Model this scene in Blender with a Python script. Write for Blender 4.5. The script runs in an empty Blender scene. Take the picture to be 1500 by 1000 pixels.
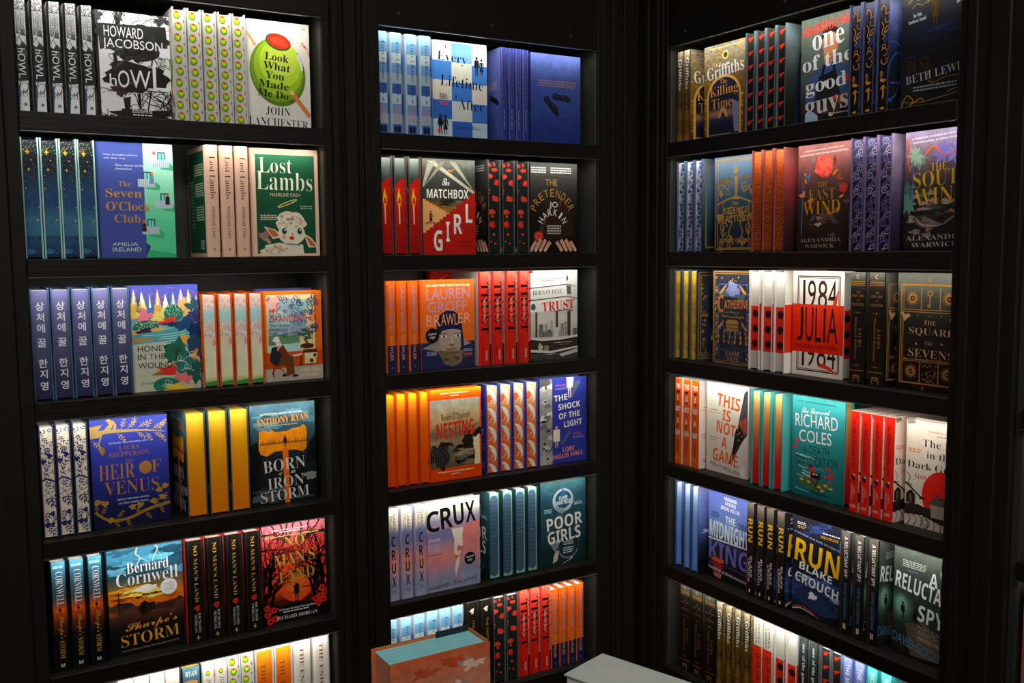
import bpy, math, random
from mathutils import Matrix, Vector

# ------------------------------------------------------------------ camera, world, lights, exposure
SC = bpy.context.scene
COL = SC.collection
SC.view_settings.view_transform = 'Standard'
SC.view_settings.look = 'None'
SC.view_settings.gamma = 1
SC.view_settings.exposure = 0.0
CAM = bpy.data.cameras.new('camera')
CAM.sensor_width = 36
CAM.lens = 33.8055
CAM.clip_start = 0.05
co = bpy.data.objects.new('camera', CAM); COL.objects.link(co); SC.camera = co
yaw, pitch, roll = (math.radians(v) for v in (31.1119, 5.4232, -0.49791))
f = Vector((math.sin(yaw)*math.cos(pitch), math.cos(yaw)*math.cos(pitch), -math.sin(pitch)))
r = Vector((math.cos(yaw), -math.sin(yaw), 0)); u = r.cross(f)
r2 = math.cos(roll)*r + math.sin(roll)*u; u2 = -math.sin(roll)*r + math.cos(roll)*u
m = Matrix((r2, u2, -f)).transposed().to_4x4(); m.translation = (0, -2.15, 1.55)
co.matrix_world = m

W = bpy.data.worlds.new('world'); SC.world = W; W.use_nodes = True
W.node_tree.nodes['Background'].inputs[0].default_value = (.75, .82, 1, 1)
W.node_tree.nodes['Background'].inputs[1].default_value = 0.004

def area(name, loc, target, sx, sy, energy, color=(1, 1, 1), spread=180):
    l = bpy.data.lights.new(name, 'AREA'); l.shape = 'RECTANGLE'; l.size = sx; l.size_y = sy
    l.energy = energy; l.color = color; l.spread = math.radians(spread)
    o = bpy.data.objects.new(name, l); COL.objects.link(o); o.location = loc
    d = Vector(target) - Vector(loc)
    o.rotation_euler = d.to_track_quat('-Z', 'X' if False else 'Y').to_euler()
    return o
FILL = 35.0
STRIP = .66           # watts per metre of shelf strip
area('fill_light', (-0.1, -2.7, 3.0), (.95, -.2, 1.3), 2.4, .8, FILL, (1, .97, .93), 130)  # added soft fill from outside the frame, no fixture there

# heights of the shelf fronts: (shelf top, underside of the lip above), top shelf first
ROWS = [(1.8324, 2.0807), (1.5404, 1.7930), (1.2491, 1.5019), (.9588, 1.2095), (.6693, .9210), (.3783, .6331)]
XC = 1.7168            # facade plane of the right-hand wall
def frame(wall):       # facade frame: local x along the wall to the viewer's right, y into the wall
    return Matrix.Identity(4) if wall != 'C' else Matrix.Translation((XC, 0, 0)) @ Matrix.Rotation(-math.pi/2, 4, 'Z')
def lx(wall, v): return v if wall != 'C' else -v     # lateral coordinate -> local x

def lin(c):
    if isinstance(c, str):
        c = [int(c[i:i+2], 16)/255 for i in (0, 2, 4)]
    return [((v+.055)/1.055)**2.4 if v > .04045 else v/12.92 for v in c]
def pc(c):
    q = [1.85*v**1.17 for v in lin(c)]
    y = .25*q[0]+.6*q[1]+.15*q[2]; bl = q[2] > 1.15*max(q[0], q[1]); k = .13 if bl else -.03
    if bl: q = [v*.86 for v in q]
    return [max(.0, min(.86, v+(y-v)*k)) for v in q]

# ------------------------------------------------------------------ materials
def nodes(name):
    mt = bpy.data.materials.new(name); mt.use_nodes = True
    nt = mt.node_tree; return mt, nt, nt.nodes['Principled BSDF']
def printed(name, rough, coat, metal=0.0):
    mt, nt, b = nodes(name)
    at = nt.nodes.new('ShaderNodeAttribute'); at.attribute_name = 'ink'
    tc = nt.nodes.new('ShaderNodeTexCoord')
    nz = nt.nodes.new('ShaderNodeTexNoise'); nz.inputs['Scale'].default_value = 42; nz.inputs['Detail'].default_value = 5; nz.inputs['Roughness'].default_value = .65
    nt.links.new(tc.outputs['Object'], nz.inputs['Vector'])
    mr = nt.nodes.new('ShaderNodeMapRange'); mr.inputs['From Min'].default_value = .25; mr.inputs['From Max'].default_value = .75
    mr.inputs['To Min'].default_value = -1; mr.inputs['To Max'].default_value = 1
    nt.links.new(nz.outputs['Fac'], mr.inputs['Value'])
    ml = nt.nodes.new('ShaderNodeMath'); ml.operation = 'MULTIPLY_ADD'; ml.inputs[2].default_value = 1
    nt.links.new(mr.outputs[0], ml.inputs[0]); nt.links.new(at.outputs['Alpha'], ml.inputs[1])
    vm = nt.nodes.new('ShaderNodeVectorMath'); vm.operation = 'SCALE'
    nt.links.new(at.outputs['Color'], vm.inputs[0]); nt.links.new(ml.outputs[0], vm.inputs['Scale'])
    nt.links.new(vm.outputs[0], b.inputs['Base Color'])
    b.inputs['Roughness'].default_value = rough; b.inputs['Metallic'].default_value = metal
    b.inputs['Specular IOR Level'].default_value = .18; b.inputs['Coat Weight'].default_value = coat; b.inputs['Coat Roughness'].default_value = .12
    if coat:
        n2 = nt.nodes.new('ShaderNodeTexNoise'); n2.inputs['Scale'].default_value = 18; n2.inputs['Distortion'].default_value = 1.5
        nt.links.new(tc.outputs['Object'], n2.inputs['Vector'])
        bp = nt.nodes.new('ShaderNodeBump'); bp.inputs['Strength'].default_value = .12; bp.inputs['Distance'].default_value = .01
        nt.links.new(n2.outputs['Fac'], bp.inputs['Height']); nt.links.new(bp.outputs[0], b.inputs['Coat Normal'])
    return mt
M_INK = printed('printed_jacket', .45, .14)
M_FOIL = printed('foil_print', .34, 0, .55)
M_EDGE = printed('sprayed_page_edge', .55, 0)
def flat(name, col, rough=.5, metal=0, bump=0, scale=(1, 1, 1), mix=None, emit=0, spec=.5):
    mt, nt, b = nodes(name)
    tc = nt.nodes.new('ShaderNodeTexCoord'); mp = nt.nodes.new('ShaderNodeMapping'); mp.inputs['Scale'].default_value = scale
    nz = nt.nodes.new('ShaderNodeTexNoise'); nz.inputs['Scale'].default_value = 4; nz.inputs['Detail'].default_value = 8
    nt.links.new(tc.outputs['Object'], mp.inputs[0]); nt.links.new(mp.outputs[0], nz.inputs['Vector'])
    mx = nt.nodes.new('ShaderNodeMix'); mx.data_type = 'RGBA'
    mx.inputs['A'].default_value = (*col, 1); mx.inputs['B'].default_value = (*(mix or [c*.6 for c in col]), 1)
    nt.links.new(nz.outputs['Fac'], mx.inputs['Factor']); nt.links.new(mx.outputs['Result'], b.inputs['Base Color'])
    b.inputs['Roughness'].default_value = rough; b.inputs['Metallic'].default_value = metal; b.inputs['Specular IOR Level'].default_value = spec
    if bump:
        bp = nt.nodes.new('ShaderNodeBump'); bp.inputs['Strength'].default_value = bump; bp.inputs['Distance'].default_value = .002
        nt.links.new(nz.outputs['Fac'], bp.inputs['Height']); nt.links.new(bp.outputs[0], b.inputs['Normal'])
    if emit:
        b.inputs['Emission Color'].default_value = (1, .96, .88, 1); b.inputs['Emission Strength'].default_value = emit
    return mt
M_WOOD = flat('black_stained_oak', (.0125, .0108, .0062), .6, 0, .3, (40, 40, 2), (.006, .005, .003), 0, .2)
M_WOODH = flat('black_stained_oak_shelf', (.0110, .0090, .0054), .5, 0, .4, (2, 40, 40), (.0035, .0028, .0017), 0, .22)
M_PANEL = flat('black_stained_oak_panel', (.050, .049, .039), .45, 0, .5, (40, 40, 1.2), (.016, .016, .012))
M_LIP = flat('brushed_lip_strip', (.5, .48, .44), .28, .85, 0, (30, 30, 30))
M_LED = flat('light_strip', (.8, .8, .8), .4, emit=6)
M_BRASS = flat('screw_cap', (.10, .08, .05), .4, .5)
M_DARK = flat('dark_room_surface', (.006, .006, .0055), .8, 0, 0, (3, 3, 3))

# ------------------------------------------------------------------ object helpers
def link(name, me, mats, parent=None, mtx=None):
    for mt in mats: me.materials.append(mt)
    o = bpy.data.objects.new(name, me); COL.objects.link(o)
    if parent: o.parent = parent
    if mtx is not None: o.matrix_local = mtx
    return o
def empty(name, mtx, label, cat, group=None):
    o = bpy.data.objects.new(name, None); COL.objects.link(o); o.matrix_world = mtx; o.empty_display_size = .05
    o['label'] = label; o['category'] = cat
    if group: o['group'] = group
    return o
def boxes(name, bl, mt, parent=None, mtx=None, bev=.0012):
    import bmesh
    bm = bmesh.new()
    for x0, y0, z0, x1, y1, z1 in bl:
        vs = [bm.verts.new((x, y, z)) for x in (x0, x1) for y in (y0, y1) for z in (z0, z1)]
        for q in ((0, 1, 3, 2), (4, 6, 7, 5), (0, 4, 5, 1), (2, 3, 7, 6), (0, 2, 6, 4), (1, 5, 7, 3)):
            bm.faces.new([vs[i] for i in q])
    if bev: bmesh.ops.bevel(bm, geom=bm.edges[:], offset=bev, segments=1, affect='EDGES', clamp_overlap=True)
    bmesh.ops.recalc_face_normals(bm, faces=bm.faces[:])
    me = bpy.data.meshes.new(name); bm.to_mesh(me); bm.free()
    return link(name, me, [mt], parent, mtx)

# ------------------------------------------------------------------ lettering
MAP = {'B': (0x1D5D4, 0x1D5EE, 0x1D7EC), 'R': (0x1D400, 0x1D41A, 0x1D7CE), 'C': (0x1D4D0, 0x1D4EA, None), 'I': (0x1D468, 0x1D482, None)}
GL = {}
def glyphs(s, font, off=0):
    k = (s, font, off)
    if k in GL: return GL[k]
    t = s
    fu = font.upper()
    if font != 'S' and fu in MAP:
        A, a, d = MAP[fu]; t = ''
        for ch in s:
            if 'A' <= ch <= 'Z': t += chr(A+ord(ch)-65)
            elif 'a' <= ch <= 'z': t += chr(a+ord(ch)-97)
            elif ch.isdigit() and d: t += chr(d+ord(ch)-48)
            else: t += ch
    cu = bpy.data.curves.new('t', 'FONT'); cu.body = t; cu.resolution_u = 3; cu.offset = off
    o = bpy.data.objects.new('t', cu); COL.objects.link(o); bpy.context.view_layer.update()
    ev = o.evaluated_get(bpy.context.evaluated_depsgraph_get()); me = ev.to_mesh()
    V = [(v.co.x, v.co.y) for v in me.vertices]; F = [tuple(p.vertices) for p in me.polygons]
    ev.to_mesh_clear(); bpy.data.objects.remove(o); bpy.data.curves.remove(cu)
    if not V: V = [(0, 0), (1, 1)]
    xs = [v[0] for v in V]; ys = [v[1] for v in V]
    x0, x1, y0, y1 = min(xs), max(xs), min(ys), max(ys)
    V = [((x-x0)/(x1-x0+1e-9), (y-y0)/(y1-y0+1e-9)) for x, y in V]
    GL[k] = (V, F, (x1-x0)/(y1-y0+1e-9)); return GL[k]

# ------------------------------------------------------------------ flat print on a book face: x 0..1 left to right, y 0..1 top to bottom
class Build:
    def __init__(s): s.v = []; s.f = []; s.c = []; s.m = []
    def face(s, pts, cols, mt):
        n = len(s.v); s.v += pts; s.f.append(tuple(range(n, n+len(pts)))); s.c.append(cols); s.m.append(mt)
    def mesh(s, name):
        me = bpy.data.meshes.new(name); me.from_pydata(s.v, [], s.f)
        ca = me.color_attributes.new('ink', 'FLOAT_COLOR', 'CORNER'); d = []
        for fc, cc in zip(s.f, s.c):
            if isinstance(cc[0], (int, float)):
                d += list(cc)*len(fc)
            else:
                for q in cc: d += list(q)
        ca.data.foreach_set('color', d); me.polygons.foreach_set('material_index', s.m); me.update(); return me
class Art:
    def __init__(s, b, O, U, V, N, w, h, seed=1):
        s.b, s.O, s.U, s.V, s.N, s.w, s.h = b, Vector(O), Vector(U), Vector(V), Vector(N), w, h
        s.k = 0; s.sx = 1; s.q = h/w; s.R = random.Random(seed); s.mt = 0; s.am = .05
    def P(s, x, y):
        x = min(1, max(0, x*s.sx)); y = min(1, max(0, y))
        return tuple(s.O + s.U*(x*s.w) + s.V*((1-y)*s.h) + s.N*(.0001 + .00001*s.k))
    def C(s, c, am=None): return pc(c) + [s.am if am is None else am]
    def p(s, pts, c, am=None, keep=False):
        if not keep: s.k += 1
        s.b.face([s.P(*q) for q in pts], s.C(c, am), s.mt)
    def r(s, x0, y0, x1, y1, c, am=None): s.p([(x0, y0), (x0, y1), (x1, y1), (x1, y0)], c, am)
    def g(s, x0, y0, x1, y1, cols, am=None):      # colour bands melting into one another, top to bottom
        s.k += 1; n = len(cols)-1
        for i in range(n):
            a, b = y0+(y1-y0)*i/n, y0+(y1-y0)*(i+1)/n
            ca, cb = s.C(cols[i], am), s.C(cols[i+1], am)
            s.b.face([s.P(x0, a), s.P(x0, b), s.P(x1, b), s.P(x1, a)], [ca, cb, cb, ca], s.mt)
    def e(s, cx, cy, rx, ry, c, rot=0, n=20, am=None):   # radii in cover widths
        a = math.radians(rot); pts = []
        for i in range(n):
            t = 2*math.pi*i/n; x, y = rx*math.cos(t), ry*math.sin(t)
            pts.append((cx+x*math.cos(a)-y*math.sin(a), cy+(x*math.sin(a)+y*math.cos(a))/s.q))
        s.p(pts, c, am)
    def ring(s, cx, cy, rr, w, c, n=24, a0=0, a1=360, sx=1):
        s.l([(cx+sx*rr*math.cos(math.radians(a0+(a1-a0)*i/n)), cy+rr*math.sin(math.radians(a0+(a1-a0)*i/n))/s.q) for i in range(n+1)], w, c)
    def blob(s, cx, cy, rx, ry, c, rough=.2, n=30, am=None):
        pts = []; ph = [s.R.uniform(0, 6.3) for _ in range(4)]
        for i in range(n):
            t = 2*math.pi*i/n
            k = 1+rough*(.5*math.sin(3*t+ph[0])+.4*math.sin(5*t+ph[1])+.35*math.sin(9*t+ph[2])+s.R.uniform(-.3, .3))
            pts.append((cx+rx*k*math.cos(t), cy+ry*k*math.sin(t)))
        s.p(pts, c, am)
    def l(s, pts, w, c, w1=None, am=None, keep=False):          # stroke, width in cover widths, may taper
        s.k += 0 if keep else 1; n = len(pts); L = []; Rr = []
        for i in range(n):
            a = pts[max(0, i-1)]; b = pts[min(n-1, i+1)]
            dx, dy = b[0]-a[0], (b[1]-a[1])*s.q; d = math.hypot(dx, dy) or 1
            ww = (w+(w1-w)*i/(n-1) if w1 is not None else w)/2
            L.append((pts[i][0]-dy/d*ww, pts[i][1]+dx/d*ww/s.q)); Rr.append((pts[i][0]+dy/d*ww, pts[i][1]-dx/d*ww/s.q))
        for i in range(n-1): s.p([L[i], L[i+1], Rr[i+1], Rr[i]], c, am, True)
    def cv(s, pts, w, c, w1=None, k=6):             # smooth stroke
        o = []; n = len(pts)
        for i in range(n-1):
            a, b, d, e = pts[max(0, i-1)], pts[i], pts[i+1], pts[min(n-1, i+2)]
            for j in range(k):
                t = j/k
                o.append(tuple(.5*((2*b[q])+(-a[q]+d[q])*t+(2*a[q]-5*b[q]+4*d[q]-e[q])*t*t+(-a[q]+3*b[q]-3*d[q]+e[q])*t**3) for q in (0, 1)))
        o.append(pts[-1]); s.l(o, w, c, w1)
    def scrib(s, n, box, w, c, st=.12):
        x0, y0, x1, y1 = box
        for _ in range(n):
            x, y = s.R.uniform(x0, x1), s.R.uniform(y0, y1); pts = [(x, y)]; a = s.R.uniform(0, 6.3)
            for _ in range(s.R.randint(3, 6)):
                a += s.R.uniform(-1.4, 1.4); x = min(x1, max(x0, x+st*math.cos(a))); y = min(y1, max(y0, y+st*math.sin(a)/s.q)); pts.append((x, y))
            s.cv(pts, w, c, k=4)
    def leaf(s, x, y, L, ang, c, fat=.36, keep=False):
        a = math.radians(ang); pts = []
        for t, o in ((0, 0), (.3, .8), (.6, .9), (1, 0), (.6, -.9), (.3, -.8)):
            px, py = L*t, L*fat*o*.5; pts.append((x+px*math.cos(a)-py*math.sin(a), y+(px*math.sin(a)+py*math.cos(a))/s.q))
        s.p(pts, c, None, keep)
    def sprig(s, x, y, L, ang, c, n=4, lf=.3, w=.012):
        a = math.radians(ang); s.l([(x, y), (x+L*math.cos(a), y+L*math.sin(a)/s.q)], w, c, w*.5)
        for i in range(1, n+1):
            t = i/n; px, py = x+L*t*math.cos(a), y+L*t*math.sin(a)/s.q
            for sg in (-1, 1): s.leaf(px, py, L*lf, ang+sg*(48 if i < n else 25), c, .36, True)
    def spiral(s, x, y, rr, c, w=.012, turns=1.4, sg=1, a0=0):
        s.l([(x+rr*(1-i/26)*math.cos(a0+sg*turns*6.28*i/22), y+rr*(1-i/26)*math.sin(a0+sg*turns*6.28*i/22)/s.q) for i in range(23)], w, c, w*.6)
    def dots(s, n, box, c, r0, r1, k=6, am=None):
        for _ in range(n):
            q = s.R.uniform(r0, r1); s.e(s.R.uniform(box[0], box[2]), s.R.uniform(box[1], box[3]), q, q, c if isinstance(c, str) else s.R.choice(c), 0, k, am); s.k -= .7
        s.k += 1
    def fig(s, x, y, h, c, skirt=False):            # standing figure, feet at y
        w = h*s.q*.16
        s.e(x, y-h*.92, w*.42, w*.5, c)
        if skirt: s.p([(x-w*.5, y-h*.8), (x+w*.5, y-h*.8), (x+w*.35, y-h*.55), (x+w*.9, y-h*.25), (x-w*.9, y-h*.25), (x-w*.35, y-h*.55)], c)
        else: s.p([(x-w*.7, y-h*.82), (x+w*.7, y-h*.82), (x+w*.6, y-h*.42), (x-w*.6, y-h*.42)], c)
        s.l([(x-w*.3, y-h*.45), (x-w*.35, y)], w*.45, c, w*.25); s.l([(x+w*.3, y-h*.45), (x+w*.4, y)], w*.45, c, w*.25)
        s.l([(x-w*.6, y-h*.78), (x-w*.9, y-h*.45)], w*.3, c); s.l([(x+w*.6, y-h*.78), (x+w*.9, y-h*.45)], w*.3, c)
    def tree(s, x, y, L, ang, c, w=.05, d=4):
        a = math.radians(ang); x2, y2 = x+L*math.cos(a), y+L*math.sin(a)/s.q
        s.l([(x, y), ((x+x2)/2+s.R.uniform(-.02, .02), (y+y2)/2), (x2, y2)], w, c, w*.6, None, True)
        if d: 
            for k in range(2 if d > 3 else s.R.choice((2, 2, 3))): s.tree(x2, y2, L*s.R.uniform(.55, .8), ang+s.R.uniform(-48, 48), c, w*.58, d-1)
    def t(s, txt, x0, y0, x1, y1, c, f='S', a=0, off=0, keep=False):   # lettering fitted to the box; a=90 reads down a spine
        V, F, _ = glyphs(txt, f, off or (-.013 if f == 'r' else .014 if f == 'K' else 0)); 
        if not keep: s.k += 1
        n = len(s.b.v); cx, cy = (x0+x1)/2, (y0+y1)/2
        for tx, ty in V:
            if a == 90: x, y = x0+(x1-x0)*ty, y0+(y1-y0)*tx
            else:
                x, y = x0+(x1-x0)*tx, y1-(y1-y0)*ty
                if a:
                    q = math.radians(a); dx, dy = x-cx, (y-cy)*s.q
                    x, y = cx+dx*math.cos(q)-dy*math.sin(q), cy+(dx*math.sin(q)+dy*math.cos(q))/s.q
            s.b.v.append(s.P(x, y))
        cc = s.C(c, .02)
        for fc in F: s.b.f.append(tuple(n+i for i in fc)); s.b.c.append(cc); s.b.m.append(s.mt)
    def ti(s, txt, cx, cy, h, c, f='S', a=0):        # lettering at its own width, h in cover heights
        _, _, asp = glyphs(txt, f); w = h*s.q*asp; s.t(txt, cx-w/2, cy-h/2, cx+w/2, cy+h/2, c, f, a)
    def arc(s, txt, cx, cy, rr, a0, a1, lw, lh, c, f='S'):
        n = len(txt)
        for i, ch in enumerate(txt):
            if ch == ' ': continue
            d = a0+(a1-a0)*(i/(n-1) if n > 1 else 0); q = math.radians(d)
            x, y = cx+rr*math.sin(q), cy-rr*math.cos(q)/s.q
            k = .45 if ch in 'I1' else 1
            s.t(ch, x-lw/2*k, y-lh/2, x+lw/2*k, y+lh/2, c, f, d)
    def blurb(s, x0, y0, x1, y1, n, c):               # rows of print too small to read
        rh = (y1-y0)/n; s.k += 1
        for i in range(n):
            x = x0
            while x < x1-.02:
                w = s.R.uniform(.02, .06); s.p([(x, y0+i*rh), (x, y0+(i+.5)*rh), (min(x+w, x1), y0+(i+.5)*rh), (min(x+w, x1), y0+i*rh)], c, .1, True); x += w+.012
    def foil(s): s.mt = 1; return s
    def ink(s): s.mt = 0; return s
# ------------------------------------------------------------------ the books: D[name] = sizes, colours, print
D = {}
def book(key, T, Wd, H, fc, sc, bc, ec, ed, pg='d8d0bc', **fn):
    D[key] = dict(T=T, W=Wd, H=H, fc=fc, sc=sc, bc=bc, ec=ec, ed=ed, pg=pg, **fn)
K = '14120e'; Wh = 'd8d4cc'

# --- scribbled black and white
def f(a):
    for x, y, rx, ry in ((.05, .05, .05, .06), (.32, .05, .05, .08), (.9, .04, .1, .05)): a.blob(x, y, rx, ry, '3a3c3e', .5)
    a.scrib(9, (.5, 0, 1, .13), .008, K); a.scrib(5, (0, 0, .4, .12), .01, K)
    a.blob(.52, .26, .47, .16, '23261f', .22); a.blob(.5, .36, .2, .09, K, .4); a.p([(.28, .05), (.34, .05), (.33, .2), (.27, .2)], K); a.p([(.04, .12), (.95, .1), (.97, .3), (.06, .36)], '23261f')
    a.t('HOWARD', .12, .135, .64, .235, Wh); a.t('JACOBSON', .1, .25, .9, .36, Wh)
    a.scrib(14, (.02, .4, .99, .5), .008, K); a.l([(.25, .38), (.26, .46)], .05, K); a.l([(.76, .38), (.74, .48)], .02, K)
    a.blob(.52, .6, .44, .14, K, .2); a.blob(.3, .72, .1, .06, '3a2f1a', .4)
    a.t('h', .17, .58, .26, .69, Wh); a.t('O', .28, .54, .43, .7, Wh); a.t('W', .44, .53, .72, .7, Wh); a.t('L', .75, .47, .93, .71, Wh)
    a.scrib(26, (.02, .72, .99, .97), .009, K, .16); a.scrib(10, (.6, .7, .98, .9), .012, K); a.p([(.34, .8), (.44, .78), (.42, .93), (.36, .93)], K)
    for x in (.05, .12, .2): a.cv([(x, .74), (x+.03, .85), (x+.02, .98)], .02, 'f0eee6', .01)
    a.blob(.6, .945, .4, .055, K, .3); a.l([(.55, .75), (.57, .92)], .05, K, .02); a.l([(.72, .72), (.66, .92)], .02, K)
    a.blurb(.46, .945, .72, .965, 1, Wh); a.blurb(.45, .9, .72, .935, 3, Wh)
def s(a):
    a.g(0, 0, 1, 1, ['dcdedc', '8a8e88', '2c2e28', '1c2024', '16171a', 'd0d2ce', 'd8dad6'], .2); a.r(.0, .0, .07, .34, 'b0b2ae', .3); a.p([(.93, 0), (1, 0), (1, .45), (.9, .3)], 'b8bab6', .3); a.scrib(10, (0, 0, 1, .1), .05, '26282a', .5)
    a.t('JACOBSON', .08, .11, .5, .32, Wh, 'S', 90); a.t('HOWARD', .58, .1, .92, .27, Wh, 'S', 90)
    a.p([(.05, .31), (.95, .33), (.98, .41), (.6, .38), (.3, .42), (0, .4)], 'b4b8b6', .3); a.scrib(6, (0, .32, 1, .42), .05, K, .5)
    a.p([(0, .42), (1, .42), (1, .73), (0, .72)], '16171a'); a.t('hOWL', .12, .44, .82, .7, Wh, 'S', 90)
    a.p([(0, .73), (1, .72), (1, 1), (.1, 1), (0, .9)], 'c8cac6'); a.scrib(7, (.05, .73, .95, .9), .04, '202224', .6); a.p([(0, .72), (.2, .8), (.05, 1), (0, 1)], '24467e')
    a.e(.62, .93, .18, .18, '6a6c6c'); a.t('M', .45, .8, .85, .86, K)
book('howl', .0255, .15, .222, 'c6c6c2', '30322c', 'b0b0ac', 'c8c6be', 'd4cdb8', front=f, spine=s)

# --- green olive
def olive(a, x, y, rr, lit='a4bc34', dk='4c6a1e'):
    a.e(x, y, rr, rr*1.18, dk, -15); a.e(x-.06*rr, y-.08*rr/a.q, rr*.86, rr*1.0, '7c9a2a', -15); a.e(x+.08*rr, y-.25*rr/a.q, rr*.6, rr*.72, lit, -15); a.e(x+.1*rr, y-.8*rr/a.q, rr*.5, rr*.3, 'd03a22', 12)
def f(a):
    a.arc('FROM THE BESTSELLING AUTHOR OF', .5, .42, .5, -52, 38, .022, .016, '9a948a'); a.arc('CAPITAL', .52, .42, .53, 44, 68, .04, .024, 'cc3a26', 'B')
    a.cv([(-.02, .1), (.14, .24)], .035, 'd08a56')
    a.e(.48, .475, .44, .52, '56701f', -14, 40); a.e(.47, .455, .42, .49, '6c8a28', -14, 40); a.e(.49, .43, .385, .44, '8aa632', -14, 40); a.e(.52, .39, .33, .36, '9fb83e', -14, 36); a.e(.56, .34, .25, .26, 'aec450', -14, 30)
    a.cv([(.8, .3), (.86, .38), (.87, .44)], .05, 'dce4c0', .03)
    a.e(.5, .19, .205, .125, '2a5a34', 14, 30); a.e(.505, .185, .18, .105, 'c8321e', 14, 30); a.p([(.36, .17), (.47, .14), (.62, .17), (.66, .23), (.55, .23), (.42, .21)], 'd84a30')
    for i, (w, x0, x1) in enumerate((('Look', .28, .66), ('What', .25, .68), ('You', .28, .58), ('Made', .17, .65), ('Me Do', .15, .64))):
        a.t(w, x0, .3+i*.086, x1, .37+i*.086, '16180e', 'R', 5)
    a.l([(.7, .655), (1.0, .87)], .07, 'b8734a', .1); a.e(.7, .655, .035, .035, 'd8a880')
    a.t('JOHN', .27, .8, .66, .885, '1c1a16', 'r', 3); a.t('LANCHESTER', .0, .905, .95, .985, '1c1a16', 'r', 2); a.t('M', .9, .035, .93, .06, '2a2824')
def s(a):
    a.t('JOHN', .3, .16, .8, .34, '8a8478', 'R', 90); olive(a, .45, .11, .24); a.t('LANCHESTER', .3, .38, .8, .85, '8a8478', 'R', 90); olive(a, .5, .92, .24)
def e(a):
    for i in range(10):
        olive(a, .4 + .06*((i % 2)*2-1), .045+i*.102, .33); a.e(1.0, .1+i*.102, .1, .16, '55702a')
book('olive', .0285, .146, .24, 'c2bdb4', 'c0bab2', 'c2bdb4', 'd6d2cc', 'b0aaa0', front=f, spine=s, edge=e)

# --- starry edge, mint and periwinkle cover
def f(a):
    a.r(.605, 0, 1, 1, '7cc4a0'); a.g(.605, 0, 1, 1, ['a8c8ba', '86c4a4', '5cb48a', '50ae82']); a.p([(.62, .93), (.8, .95), (1, .97), (1, 1), (.62, 1)], '3c9a6c')
    a.p([(.6, .87), (.66, .9), (.6, 1.0)], '2e3c7e')
    for x, y in ((.84, .1), (.64, .275), (.86, .46), (.67, .69)):
        a.r(x-.045, y-.03, x+.06, y+.06, '2c4a7a'); a.r(x-.03, y-.02, x+.005, y+.06, '6cb898'); a.r(x+.015, y-.02, x+.045, y+.06, '6cb898')
        a.p([(x+.1, y+.05), (x+.18, y+.09), (x+.17, y+.13), (x-.02, y+.12)], '3f9c72'); a.r(x-.11, y+.035, x+.11, y+.105, '8fa8b4'); 
        for i in range(9): a.l([(x-.11+i*.027, y+.035), (x-.11+i*.027, y+.105)], .006, 'c2d2d6')
    for x, y, c in ((.75, .065, 'd8d8d0'), (.71, .25, '5a86b0'), (.91, .43, '1a1c24'), (.585, .67, '3a2420')):
        a.p([(x-.025, y+.03), (x+.025, y+.03), (x+.03, y+.1), (x-.03, y+.1)], c); a.e(x, y+.015, .02, .025, 'b0562e')
    a.t("Four strangers who've", .1, .098, .53, .118, 'b0bcd8'); a.t('lost their way.', .1, .128, .38, .148, 'b0bcd8'); a.t('One chance to find', .24, .185, .62, .205, 'b0bcd8'); a.t('themselves.', .24, .215, .46, .235, 'b0bcd8')
    a.foil(); a.t('The', .27, .335, .43, .38, 'a8844a', 'R'); a.t('Seven', .1, .4, .57, .475, 'b08a4c', 'R'); a.t("O'Clock", .1, .51, .68, .59, 'b08a4c', 'R'); a.t('Club', .2, .62, .54, .695, 'a8844a', 'R'); a.ink()
    a.t('AMELIA', .16, .865, .49, .895, 'a8cca0'); a.t('IRELAND', .16, .91, .53, .945, 'a8cca0')
def e(a):
    a.g(0, 0, 1, 1, ['20323a', '15242c', '14242e', '173a54', '14466c', '124a72', '2a6a84', '2c6c86', '174a6c', '10324e'], .1)
    for x, y, rr, c in ((.2, .395, .3, '17405f'), (.6, .4, .4, '16405c'), (.95, .4, .25, '16405c'), (.2, .69, .35, '2f7088'), (.7, .7, .4, '2a687f'), (.3, .84, .4, '1a4c6a'), (.8, .84, .36, '17455f'), (.2, .95, .4, '2a6690'), (.8, .99, .4, '0e3048')): a.e(x, y, rr, rr*.5, c, 0, 16, .2)
    a.dots(60, (.02, .01, .98, .12), 'c8a468', .008, .03); a.dots(34, (.02, .1, .98, .4), 'b0906a', .008, .03); a.dots(16, (.05, .4, .95, .97), 'c0a070', .012, .035)
    for x, y, q in ((.35, .1, .2), (.4, .25, .12)): a.p([(x-q, y), (x-q*.25, y+q*.25/a.q), (x, y+q*1.3/a.q), (x+q*.25, y+q*.25/a.q), (x+q, y), (x+q*.25, y-q*.25/a.q), (x, y-q*1.3/a.q), (x-q*.25, y-q*.25/a.q)], 'e0a030')
    for x, y in ((.15, .41), (.95, .57), (.85, .68), (.6, .17)): a.e(x, y, .05, .05, 'd8942e')
book('seven', .033, .155, .243, '3f4f96', '3f4f96', '7cc4a0', '9ed2bc', '14242e', front=f, edge=e)

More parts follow.
